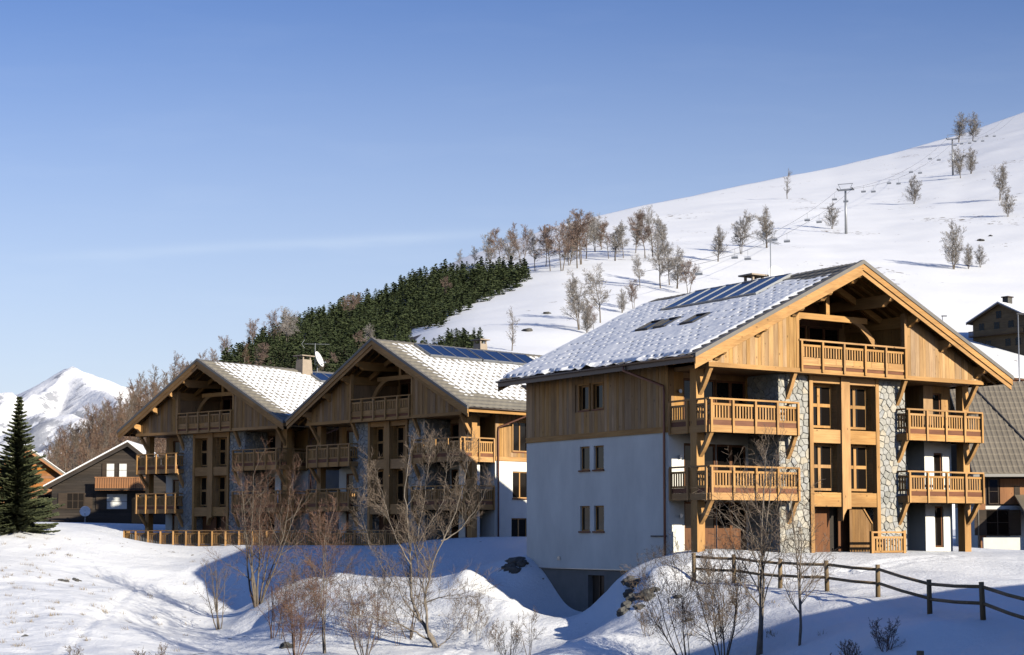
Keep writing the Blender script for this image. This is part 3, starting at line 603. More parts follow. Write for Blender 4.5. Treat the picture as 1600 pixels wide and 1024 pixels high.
        for poly, c in voronoi_stones(YW - .62, 8.0, 170, seed * 10 + si + 5):
            q = poly if sg > 0 else poly[::-1]
            stone_piece(sd, q, c, .06, lambda u, v_, d: ((xs_ + .035 - d) if sg < 0 else (xs_ - .035 + d), .62 + u, -.55 + v_))
        sd.build('side_stones', 'stone', pier)['kind'] = 'stuff'
        if not fine: jm.build('stones', 'stone', pier)['kind'] = 'stuff'
    # central timber frame with deep-set crossed windows
    fr = MB().box(fx0, fx0 + .2, .55, .8, -.1, 7.49).box(fx1 - .2, fx1, .55, .8, -.1, 7.49).build('frame_post', 'timber_z', root)
    cp = MB(); cp.box(cx - .25, cx + .25, .50, .82, 2.0, 7.49); cp.prism_y([(cx - .25, 1.35), (cx - .18, 1.6), (cx + .0, 1.86), (cx + .25, 1.88), (cx + .25, 2.0), (cx - .25, 2.0)], .5, .82); cp.build('centre_post', 'timber_z', root)
    for x0, x1 in ((fx0 + .2, cx - .25), (cx + .25, fx1 - .2)):
        for z0, z1 in ((1.96, 2.55), (4.65, 5.22), (7.19, 7.49)): MB().box(x0, x1, .58, .78, z0, z1).build('transom_beam', 'timber_x', root)
        for z0, z1 in ((2.55, 4.65), (5.22, 7.19)):
            window_front(root, x0 + .02, x1 - .02, z0 + .1, z1 - .02, 1.08, 'window', True, 'timber_z', .10, .09)
            rv = MB().box(x0 - .02, x0 + .015, .8, 1.18, z0, z1).box(x1 - .015, x1 + .02, .8, 1.18, z0, z1).box(x0 + .02, x1 - .02, .78, 1.18, z0 - .1, z0 + .02).box(x0 + .02, x1 - .02, .78, 1.18, z1 - .01, z1 + .08); rv.build('reveal', 'timber_y', root)
        MB().box(x0, x1, 1.32, 1.4, .0, 1.94).build('entrance_door', 'door_wood', root)
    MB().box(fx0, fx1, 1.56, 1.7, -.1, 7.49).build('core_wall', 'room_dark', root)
    MB().box(fx0 + .02, fx1 - .02, .8, 1.30, 1.98, 2.3).build('porch_soffit', 'planks', root)
    # posts, braces
    for x in (.02, W - .42):
        po = MB().box(x, x + .4, .82, 1.22, -.3, 7.49).build('corner_post', 'timber_z', root)
    for x in (.22, bw + .45, W - bw - .45, W - .22):
        y1 = .84 if x in (.22, W - .22) else .64
        for zt_, nm in ((7.49, 1.1), (4.88, 1.0), (2.17, 1.0)):
            mb = MB(); pts = []
            for i in range(7):
                t = i / 6; pts.append((y1 + (0.10 - y1) * t, zt_ - nm + (nm - .0) * t - .10 * math.sin(math.pi * t) * (1 if fine else .4)))
            lo = [(a, b) for a, b in pts]; hi = [(a + .13, b + .13) for a, b in pts]; lo[-1] = (.06, zt_); hi[-1] = (.30, zt_); hi[0] = (y1, pts[0][1] + .24); lo[0] = (y1, pts[0][1])
            mb.prism_x(lo + hi[::-1], x - .09, x + .09); mb.build('brace', 'timber_iz', root)
    # balconies
    for (x0, x1, sgn) in ((0, lx, -1), (W - lx, W, 1)):
        for zd in (Z1, Z2):
            bal = MB().box(x0 + .06, x1 - .06, .1, YW - .003, zd - .12, zd - .02).build('balcony', 'timber_x', root)
            MB().box(x0, x1, .0, .12, zd - .29, zd - .002).build('deck_beam', 'timber_x', bal)
            MB().box(x0 + .02, x1 - .02, .03, .09, zd + .002, zd + .2).build('deck_board', 'red_timber', bal)
            xo = x0 if sgn < 0 else x1 - .12; xi = x1 - .12 if sgn < 0 else x0
            MB().box(xo, xo + .12, .122, YW - .005, zd - .29, zd - .002).build('deck_beam', 'timber_y', bal)
            MB().box(xi, xi + .12, .122, .64, zd - .29, zd - .002).build('deck_beam', 'timber_y', bal)
            mb = MB(); mb.box(xo + .03, xo + .09, .09, YW - .005, zd + .002, zd + .2); mb.build('deck_board', 'red_timber', bal)
            railing(bal, (x0 + .05, .06, 0), (x1 - .05, .06, 0), zd, fine, .25)
            railing(bal, (xo + .06, YW - .05, 0), (xo + .06, .14, 0), zd, fine, .25) if sgn < 0 else railing(bal, (xo + .06, .14, 0), (xo + .06, YW - .05, 0), zd, fine, .25)
            railing(bal, (xi + .06, .14, 0), (xi + .06, .6, 0), zd, False, .25, posts=False)
    # gable: boards either side of an open loggia
    gb = MB().prism_y([(.06, 7.68), (lx, 7.68), (lx, zt(lx) - .42), (.06, zt(.06) - .42)], .06, .12).prism_y([(W - lx, 7.68), (W - .06, 7.68), (W - .06, zt(.06) - .42), (W - lx, zt(lx) - .42)], .06, .12).build('gable_wall', 'planks', root)
    rs = random.Random(seed); jm = MB()
    for x0, x1 in ((.0, lx - .12), (W - lx + .12, W)):
        x = x0
        while x < x1 - .02:
            wd = min(rs.choice((.17, .2, .23, .26)), x1 - x)
            if x1 - x - wd < .06: wd = x1 - x
            pr = rs.uniform(0, .014); a, b = x + .004, x + wd - .004; z = zt(a) - .40, zt(b) - .40
            mb = MB() if fine else jm
            if min(z) > 7.7: mb.prism_y([(a, 7.682), (b, 7.682), (b, z[1]), (a, z[0])], .03 - pr, .058)
            if fine: mb.build('plank', 'plank', gb)
            x += wd
    if jm.v: jm.build('planks', 'planks', gb)['kind'] = 'stuff'
    for x in (lx - .12, W - lx - .04): MB().box(x, x + .16, .0, .22, 7.682, zt(lx) - .40).build('loggia_jamb', 'timber_z', root)
    MB().box(-.02, W + .02, -.04, .125, 7.495, 7.678).build('gable_beam', 'timber_x', root)
    lg = MB().box(lx + .05, W - lx - .05, .14, LB, 7.68, 7.74).build('loggia_floor', 'timber_x', root)
    MB().box(lx + .04, W - lx - .04, .0, .06, 7.69, 7.86).build('deck_board', 'red_timber', lg)
    railing(lg, (lx + .04, .0, 0), (W - lx - .04, .0, 0), 7.81, fine, .06, 1.06, .84, True, .24, drop=.25)
    for i in range(3): x = lx + .1 + i * (W - 2 * lx - .2) / 3; window_front(root, x, x + (W - 2 * lx - .2) / 3 - .12, 7.8, 10.1, LB - .07, 'loggia_window', True, 'door_wood', .09, .06, True)
    MB().prism_y([(lx, 10.12), (W - lx, 10.12), (W - lx, zt(lx) - .45), (cx, PEAK - .45), (lx, zt(lx) - .45)], LB - .03, LB - .005).build('loggia_back', 'door_wood', root)  # darker wood puts the loggia's inner shade into the colour
    # truss in the loggia mouth
    tr = MB(); yt = 1.6; tr.box(cx - 2.35 * k, cx + 2.35 * k, yt - .1, yt + .1, 10.02, 10.28); tr.box(cx - .1, cx + .1, yt - .09, yt + .09, 10.285, PEAK - .62)
    to = tr.build('collar_beam', 'timber_x', root)
    for s_ in (-1, 1):
        hx_ = cx - lx - .12; out_ = [(hx_, 8.5), (hx_ - .22, 8.95), (hx_ - .62, 9.45), (hx_ - 1.12, 9.85), (hx_ - 1.5, 10.02)]; inn = [(hx_, 8.95), (hx_ - .12, 9.25), (hx_ - .42, 9.62), (hx_ - .8, 9.92), (hx_ - 1.0, 10.02)]
        pl = [(cx + s_ * u, v_) for u, v_ in out_] + [(cx + s_ * u, v_) for u, v_ in inn[::-1]]; mb = MB(); mb.prism_y(pl if s_ < 0 else pl[::-1], yt - .08, yt + .08); mb.build('curved_brace', 'timber_ix', to)
        a = Vector((cx + s_ * .12, yt, PEAK - .62)); b = Vector((cx + s_ * (cx - lx + .1), yt, zt(lx) - .58)); MB().beam(a, b, .18, .26).build('principal_rafter', 'timber_x', to)
    # roof
    slabs = MB()
    for s_ in (-1, 1):
        xe = cx + s_ * (cx + EV); p = [(cx, PEAK - .02), (xe, EAVE - .02), (xe, EAVE - .16), (cx, PEAK - .16)]; slabs.prism_y(p if s_ < 0 else p[::-1], -OV, L + .5)
    roof = slabs.build('roof', 'planks', root)
    for s_ in (-1, 1):
        seen = s_ == vis; tm, sm = roof_slope(cx, s_, -OV - .06, L + .5, slen + .04, sl, seen, snow if seen else (lambda u, v, n, q: .05 + n * .03), seed * 7 + s_, [q for q in (solar or [])] + [(a, b, c, d) for a, b, c, d in sky_lights] if seen else [], *((.17, .085) if fine else (.105, .105)))
        so_ = link('roof_sheet', tm, roof)
        if sm: link('snow_cover', sm, roof)
        # barge boards in two steps, sheet metal verge above
        def barge(y0, y1, t0, t1, mat, nm, ext=0.0):
            xe = cx + s_ * (cx + EV + ext); p = [(cx, PEAK - t0), (xe, EAVE - t0 - ext * SL), (xe, EAVE - t1 - ext * SL), (cx, PEAK - t1)]
            MB().prism_y(p if s_ < 0 else p[::-1], y0, y1).build(nm, mat, roof)
        barge(-OV - .06, -OV, .10, .36, 'timber_x', 'barge_board'); barge(-OV + .002, -OV + .05, .165, .57, 'timber_x', 'barge_board', -.02); barge(L + .5, L + .55, .1, .5, 'timber_x', 'barge_board')
        barge(-OV - .10, -OV + .12, -.075, .095, 'roof_trim', 'verge_flashing', .03)
        # purlins and rafters
        for off in ((1.8, 3.4, 5.4, 7.6) if s_ < 0 else (0, 1.8, 3.4, 5.4, 7.6)):
            x = cx + s_ * off * k; z = zt(x) - .36; MB().prism_x([(-OV + .07, z - .22), (-OV + .16, z - .30), (-.22, z - .34), (-.05, z - .5), (.14, z - .52), (LB, z - .40), (LB, z), (-OV + .07, z)], x - .12, x + .12).build('purlin', 'timber_y', roof)
        raf = MB(); y = -OV + .3
        while y < (YW if fine else 1.0):
            raf.beam((cx + s_ * .1, y, PEAK - .235), (cx + s_ * (cx + EV - .05), y, EAVE - .235), .08, .13); y += .55
        y = YW + .4
        while y < L + .4: raf.beam((cx + s_ * (cx - .4), y, zt(.4) - .235), (cx + s_ * (cx + EV - .05), y, EAVE - .235), .08, .13); y += .7
        raf.build('rafters', 'timber_ix', roof)['kind'] = 'stuff'
        # eaves board, gutter
        xe = cx + s_ * (cx + EV); MB().box(min(xe, xe + s_ * .03), max(xe, xe + s_ * .03), -OV, L + .5, EAVE - .28, EAVE - .03).build('eaves_board', 'timber_y' if s_ == vis and not fine else 'gutter_metal', roof)
        g = MB(); prof = [(math.cos(a) * .075, -math.sin(a) * .075) for a in [math.pi * i / 6 for i in range(7)]]
        b0 = 0
        for yy in (-OV, L + .5):
            for a, b in prof: g.v.append((xe + s_ * .115 + a, yy, EAVE - .03 + b))
        for i in range(6): g.face((i, i + 1, i + 8, i + 7))
        gl = g.build('gutter', 'gutter_metal', roof, True)
        mdf = gl.modifiers.new('thick', 'SOLIDIFY'); mdf.thickness = .012
    # downpipe on the seen side, beside the recess
    s_ = vis; xw = 0 if s_ < 0 else W; xe = xw + s_ * (EV + .11); MB().tube([(xe, 3.9, EAVE - .1), (xe, 3.9, EAVE - .28), (xw + s_ * .12, YW + .18, EAVE - .95), (xw + s_ * .12, YW + .14, EAVE - 1.2), (xw + s_ * .12, YW + .14, -.4)], .055, 7).build('downpipe', 'pipe_red', root, True)
    # solar collectors, roof windows, chimney on the seen slope
    c, s2 = math.cos(sl), math.sin(sl)
    def onroof(u, v, h): return (cx + vis * (v * c + h * s2), u, PEAK - v * s2 + h * c)
    def slab(mb, u0, u1, v0, v1, h0, h1):
        p = [onroof(u0, v0, h0), onroof(u1, v0, h0), onroof(u1, v1, h0), onroof(u0, v1, h0), onroof(u0, v0, h1), onroof(u1, v0, h1), onroof(u1, v1, h1), onroof(u0, v1, h1)]
        mb.hexa(p if vis < 0 else [p[1], p[0], p[3], p[2], p[5], p[4], p[7], p[6]])
    for (u0, u1, v0, v1) in (solar or []):
        n = max(1, round((u1 - u0) / 1.15)); du = (u1 - u0) / n
        for i in range(n):
            a, b = u0 + i * du + .012, u0 + (i + 1) * du - .012; mb = MB()
            slab(mb, a, a + .05, v0, v1, .02, .17); slab(mb, b - .05, b, v0, v1, .02, .17); slab(mb, a + .05, b - .05, v0, v0 + .05, .02, .17); slab(mb, a + .05, b - .05, v1 - .05, v1, .02, .17)
            p_ = mb.build('solar_panel', 'steel', roof); mb = MB(); slab(mb, a + .05, b - .05, v0 + .05, v1 - .05, .04, .15); mb.build('panel_glass', 'solar_glass', p_)
    for (u0, u1, v0, v1) in sky_lights:
        mb = MB(); slab(mb, u0, u0 + .07, v0, v1, -.02, .16); slab(mb, u1 - .07, u1, v0, v1, -.02, .16); slab(mb, u0 + .07, u1 - .07, v0, v0 + .08, -.02, .16); slab(mb, u0 + .07, u1 - .07, v1 - .08, v1, -.02, .16)
        p_ = mb.build('roof_window', 'dark_iron', roof); mb = MB(); slab(mb, u0 + .07, u1 - .07, v0 + .08, v1 - .08, .0, .11); mb.build('pane', 'glass', p_)
    if chimney:
        x, y, h, wx, wy = chimney; zb_ = zt(x) - .4; zt_ = PEAK + h
        ch = MB(); t = .82; ch.hexa([(x - wx / 2, y - wy / 2, zb_), (x + wx / 2, y - wy / 2, zb_), (x + wx / 2, y + wy / 2, zb_), (x - wx / 2, y + wy / 2, zb_), (x - wx / 2 * t, y - wy / 2 * t, zt_), (x + wx / 2 * t, y - wy / 2 * t, zt_), (x + wx / 2 * t, y + wy / 2 * t, zt_), (x - wx / 2 * t, y + wy / 2 * t, zt_)])
        co = ch.build('chimney', 'chimney_render', roof); cap = MB(); cap.box(x - wx * .6, x + wx * .6, y - wy * .6, y + wy * .6, zt_ + .22, zt_ + .29)
        for sx in (-1, 1):
            for sy in (-1, 1): cap.box(x + sx * wx * .32 - .05, x + sx * wx * .32 + .05, y + sy * wy * .32 - .05, y + sy * wy * .32 + .05, zt_ + .002, zt_ + .218)
        cap.build('chimney_cap', 'chimney_render', co)
    return root
pair = lambda s_, y0: [(s_, y0, y0 + .74, a, b) for a, b in ((6.24, 7.33), (3.6, 4.64), (.93, 2.03))] + [(s_, y0 + 1.04, y0 + 1.78, a, b) for a, b in ((6.24, 7.33), (3.6, 4.64), (.93, 2.03))]
def snowA(U, V, n, q):   # bare along the ridge near the gable and at the far ridge end
    d = 0.106 + n * 0.045 + q * 0.010
    d -= 0.20 * sstep(1.7 + n * .8, 0.3, V) * sstep(5.0, 1.0, U) + 0.06 * sstep(4.2, .5, V) * sstep(5, 0, U)
    d -= 0.15 * sstep(0.9, 0.2, V) * sstep(9.5, 12, U) + 0.14 * sstep(0.0, -.40, U) + sstep(8.5, 10, V) * -.02
    return d
def snowB(U, V, n, q):
    d = 0.052 + n * 0.028 + q * 0.012
    d -= 0.10 * sstep(7.4 + n, 8.9, V) + 0.10 * sstep(1.2 + n * .5 - V * .02, -.2, U) + 0.08 * sstep(.5, .2, V)
    return d
def snowC(U, V, n, q):
    d = 0.056 + n * 0.028 + q * 0.012
    d -= 0.10 * sstep(1.0 + n * .4, .1, U) + 0.12 * sstep(.25 + .16 * np.maximum(U - 4, 0), .0 + .13 * np.maximum(U - 4, 0), V) + .09 * sstep(8.6, 9.3, V) * sstep(6, 2, U)
    return d
A = chalet('largest sunlit timber chalet with white side wall, stone piers and snowy roof', OA, THA, 15.95, 13.1, True, pair(-1, 7.1) + pair(1, 7.1), snowA, -1,
           solar=[(3.3, 10.0, .4, 2.75)], sky_lights=[(7.6, 8.5, 4.6, 5.7), (6.4, 7.2, 4.6, 5.7), (4.3, 5.2, 4.7, 5.8)], chimney=(8.5, 6.9, .12, .9, .8), seed=3, base=-1.2, side_base=-.72)
B = chalet('middle timber chalet with shaded gable and dark solar collectors along its roof', Vector((-12.793, 107.322, 0)), R(136.09), 14.35, 13.5, False, [(1, 4.0, 5.3, 5.55, 7.3), (1, 4.0, 5.3, 2.85, 4.4), (1, 3.9, 5.2, .5, 1.7)] + pair(-1, 7), snowB, 1,
           solar=[(2.2, 6.4, .5, 2.2), (6.5, 11.5, .5, 2.2)], sky_lights=[(6.6, 7.5, 5.9, 6.9)], chimney=(6.4, 8.8, .45, .8, .7), seed=4)
C = chalet('farthest timber chalet of the row, with satellite dish and stepped snow on its roof', Vector((-25.981, 119.305, 0)), R(130.72), 14.6, 13.5, False, pair(1, 7) + pair(-1, 7), snowC, 1,
           solar=[(8.6, 12.5, .7, 2.2)], chimney=(7.9, 8.3, .62, .8, 1.0), seed=5)

# ---------------------------------------------------------------- extras on and around chalet A
def along_a(name, loc, label, cat, group=None): return thing(name, a2w(*loc), math.pi / 2 - THA, label, cat, group)
def a_extras():
    # basement wall below the white side wall, with its doorway
    ba = MB(); wall_cells(ba, 3.6, 13.0, -3.4, -.725, [(7.15, 8.35, -2.9, -.98)], lambda m, a, b, c, d: m.box(.04, .34, a, b, c, d)); ba.build('basement_wall', 'concrete', A)
    MB().box(.16, .22, 7.15, 7.55, -2.9, -1.0).box(.10, .16, 7.56, 7.62, -2.9, -1.0).build('basement_door', 'dark_timber', A); MB().box(.3, .34, 7.1, 8.4, -3.0, -.9).build('basement_dark_sheet', 'room_dark', A)  # near-black sheet painted for the unlit inside of the doorway
    # porch screen with chamfered top, porch railing
    sc_ = MB(); x = 8.45; n = 8; wd = 1.3 / n
    ztop = lambda q: 1.93 if q < .75 else 1.93 - (q - .75) * 1.25
    for i in range(n):
        a, b = i * wd, (i + 1) * wd; sc_.prism_y([(x + a + .003, -.05), (x + b - .003, -.05), (x + b - .003, ztop(b)), (x + a + .003, ztop(a))], .86, .90)
    ps = sc_.build('porch_screen', 'shaded_screen_wood', A); tr = MB(); tr.beam((x + .75, .86, 1.95), (x + 1.3, .86, ztop(1.3) + .02), .12, .06); tr.box(x + 1.3, x + 1.36, .80, .92, -.1, ztop(1.3) + .03); tr.build('screen_trim', 'timber_z', ps)
    x = 6.6
    pr = MB().box(x + 3.72, x + 3.86, -.46, -.34, -.1, .96).build('porch_railing', 'timber_z', A); MB().box(x + 1.82, x + 1.94, -.46, -.34, -.1, .92).build('end_post', 'timber_z', pr)
    railing(pr, (x + 1.94, -.40, 0), (x + 3.72, -.40, 0), 0, True, .06, .88, .66, posts=False)
    MB().box(.46, .52, 1.0, 1.04, .05, 1.5).build('post_bolt_plate', 'steel', A)
    for z in (1.55, 4.0, 6.7):      # bay lamps, wall vent, outdoor pipe
        MB().tube([(.55, 2.53, z), (.55, 2.47, z)], [.07, .09], 8).build('wall_lamp', 'steel', A); MB().tube([(13.6, 2.53, z), (13.6, 2.47, z)], [.07, .09], 8).build('wall_lamp', 'steel', A)
    MB().tube([(-.03, 2.75, .72), (-.05, 3.75, .72)], .03, 6).build('wall_pipe', 'dark_iron', A); MB().box(-.03, -.003, 10.4, 10.62, -.35, -.2).build('wall_vent', 'steel', A)
    MB().box(-.035, -.003, 2.62, 13.08, -.74, -.70).build('drip_edge', 'steel', A)
a_extras()
# white satellite dish and aerial on chalet A's far roof
def dish(loc, r, yaw, label, mast, parent_mats='dish_white'):
    t = thing('satellite_dish', loc, yaw, label, 'satellite dish'); MB().tube([(0, 0, -mast), (0, 0, r * .4)], .035, 6).build('mast', 'steel', t)
    mb = MB(); rings = 6; n = 20
    for i in range(rings + 1):
        q = r * i / rings
        for j in range(n): a = 2 * math.pi * j / n; mb.v.append((q * math.cos(a), -.12 - q * q / r * .28 + .18 * r, q * 1.08 * math.sin(a)))
    for i in range(rings):
        for j in range(n): k = (j + 1) % n; mb.face((i * n + j, i * n + k, (i + 1) * n + k, (i + 1) * n + j))
    o = mb.build('reflector', 'dish_white', t, True); o.rotation_euler = (R(-22), 0, 0); m_ = o.modifiers.new('thick', 'SOLIDIFY'); m_.thickness = .02
    MB().tube([(0, -.1, -r * .95), (0, -.75 * r - .15, -r * .35)], .018, 5).box(-.05, .05, -.78 * r - .22, -.78 * r - .08, -r * .42, -r * .26).build('feed_arm', 'steel', t); return t
def aerial(loc, yaw, h, label):
    t = thing('television_aerial', loc, yaw, label, 'aerial'); MB().tube([(0, 0, -.6), (0, 0, h)], .022, 5).build('mast', 'steel', t)
    b = MB().tube([(-.75, 0, h - .05), (1.0, 0, h - .05)], .016, 4); 
    for i in range(9): x = -.55 + i * .18; q = .28 - i * .012; b.tube([(x, -q, h - .05), (x, q, h - .05)], .008, 3)
    b.tube([(-.75, -.0, h - .35), (-.95, 0, h - .05), (-.75, 0, h + .25)], .012, 3); b.build('yagi_boom', 'steel', t)
p = C.matrix_basis @ Vector((7.6, 9.5, PEAK + .75)); aerial(p + Vector((0.1, 0, 0.2)), R(8), .95, 'thin television aerial above the dish on the farthest chalet'); dish(p + Vector((.28, -.2, -.05)), .55, R(72), 'white satellite dish beside the farthest chalet\'s chimney', .9)
p = A.matrix_basis @ Vector((8.6, 6.2, PEAK + .62)); dish(p + Vector((.5, .6, -.25)), .42, R(20), 'pale satellite dish behind the ridge of the largest chalet', 1.0); aerial(p + Vector((.25, .1, .0)), R(60), 1.35, 'slender aerial mast behind the ridge of the largest chalet')

# ---------------------------------------------------------------- other houses
def gable_house(name, label, loc, rz, W, D, eave, ridge, xr, wallm, roofm, over=.5, thick=.18, snow=0.0, base=-1.5):
    """house whose gable looks to -y; roof planes x from -over to W+over, ridge at xr"""
    root = thing(name, loc, rz, label, 'house'); e = eave if isinstance(eave, tuple) else (eave, eave)
    sl = ((ridge - e[0]) / xr, (ridge - e[1]) / (W - xr)); zt = lambda x: ridge - sl[0] * (xr - x) if x < xr else ridge - sl[1] * (x - xr)
    wl = MB(); z = base; rs = random.Random(len(label)); wl.prism_y([(.04, base), (W - .04, base), (W - .04, zt(W) - .02), (xr, ridge - .02), (.04, zt(0) - .02)], .04, D)
    wo = wl.build('wall', wallm, root)
    bd = MB(); z = 0.05
    while z < ridge - .3:      # boards along the gable
        h = .22; x0 = 0 if z + h < zt(0) else xr - (ridge - z - h) / sl[0]; x1 = W if z + h < zt(W) else xr + (ridge - z - h) / sl[1]
        if x1 - x0 > .2: bd.box(x0, x1, .0, .03 + rs.uniform(0, .008), z + .006, z + h - .006)
        z += h
    bd.build('boards', wallm, wo)['kind'] = 'stuff'
    rf = MB()
    for s_ in (0, 1):
        xe = -over if s_ == 0 else W + over; p = [(xr, ridge + thick), (xe, zt(xe) + thick), (xe, zt(xe)), (xr, ridge)]; rf.prism_y(p if s_ == 0 else p[::-1], -over, D + over)
    r_ = rf.build('roof', roofm, root)
    if snow:
        sn = MB()
        for s_ in (0, 1):
            xe = (-over - .03) if s_ == 0 else W + over + .03; p = [(xr, ridge + thick + snow), (xe, zt(xe) + thick + snow * .8), (xe, zt(xe) + thick + .004), (xr, ridge + thick + .004)]; sn.prism_y(p if s_ == 0 else p[::-1], -over - .03, D + over)
        sn.build('snow_cover', 'snow_roof', r_)
    for s_ in (0, 1):
        xe = -over if s_ == 0 else W + over; p = [(xr, ridge - .01), (xe, zt(xe) - .01), (xe, zt(xe) - .22), (xr, ridge - .22)]; MB().prism_y(p if s_ == 0 else p[::-1], -over, -over + .06).build('barge_board', wallm, r_)
    return root
def framed_window(parent, x0, x1, z0, z1, y, bars=1, fm='dark_timber', curtain=False, shutters=None, sm='dark_timber'):
    mb = MB(); b = .06; f = lambda a, c, d, e: mb.box(a, c, y - .03, y + .06, d, e); f(x0 - b, x0, z0 - b, z1 + b); f(x1, x1 + b, z0 - b, z1 + b); f(x0, x1, z0 - b, z0); f(x0, x1, z1, z1 + b)
    for i in range(bars): xm = x0 + (x1 - x0) * (i + 1) / (bars + 1); f(xm - .03, xm + .03, z0, z1)
    zm = (z0 + z1) / 2; mb.box(x0, x1, y - .022, y + .05, zm - .015, zm + .015)
    o = mb.build('window', fm, parent); MB().box(x0, x1, y - .012, y + .02, z0, z1).build('pane', 'curtain' if curtain else 'glass', o)
    for s_ in (shutters or ()):
        wd = (x1 - x0) / 2 if s_ in 'lr' else .5; xa = x0 - b - wd if s_ == 'l' else x1 + b; MB().box(xa, xa + wd, y - .05, y - .008, z0 - .03, z1 + .03).build('shutter', sm, o)
    return o
# dark weathered chalet at the left
pd = at(80, 818, 139)
HD = gable_house('dark_chalet', 'dark weathered wooden chalet with long snowy roof slope and white curtains', (pd.x, 139, pd.z - .1), R(3), 9.4, 9, (3.2, 3.9), 6.5, 6.05, 'dark_planks', 'dark_timber', .55, .14, .14)
framed_window(HD, 1.25, 2.55, 1.3, 2.5, -.04, 2, shutters='lr'); framed_window(HD, 4.35, 4.95, 3.85, 4.9, -.04, 0, curtain=True, shutters='l'); framed_window(HD, 5.35, 5.95, 3.85, 4.9, -.04, 0, curtain=True)
framed_window(HD, 4.4, 6.0, 1.25, 2.45, -.04, 0, curtain=True, shutters='l'); framed_window(HD, 6.4, 7.2, .1, 2.1, -.04, 0)
bd = MB().box(3.6, 7.8, -1.15, -.002, 2.75, 2.9).build('balcony', 'dark_timber', HD); MB().box(3.6, 7.8, -1.16, -1.08, 3.72, 3.8).build('handrail', 'orange_planks', bd)
me = MB().box(0, .15, -.02, .02, 0, .98).mesh('baluster', 'orange_planks')
for i in range(22): o = link('baluster', me, bd); o.location = (3.64 + i * .19, -1.12, 2.72)
mb = MB(); mb.box(-.2, 3.2, -.9, -.78, .35, .5).box(-.2, 3.2, -.9, -.78, -.05, .12)
for x in (-.1, 1.4, 3.0): mb.box(x, x + .12, -.92, -.76, -.9, .55)
mb.build('yard_rail', 'dark_planks', HD)
dish(Vector((pd.x + 3.2, 137, 2.5)), .42, R(12), 'small white satellite dish standing before the dark chalet', .9)
po = at(35, 815, 142); HO = gable_house('orange_chalet', 'bright orange timber house half hidden behind the tall spruce', (po.x - 3.5, 142, 1.8), R(22), 7, 8, 3.6, 6.0, 3.6, 'orange_planks', 'roof_metal', .7, .15, 0.08)
framed_window(HO, 4.6, 5.6, 1.1, 2.2, -.04, 1)
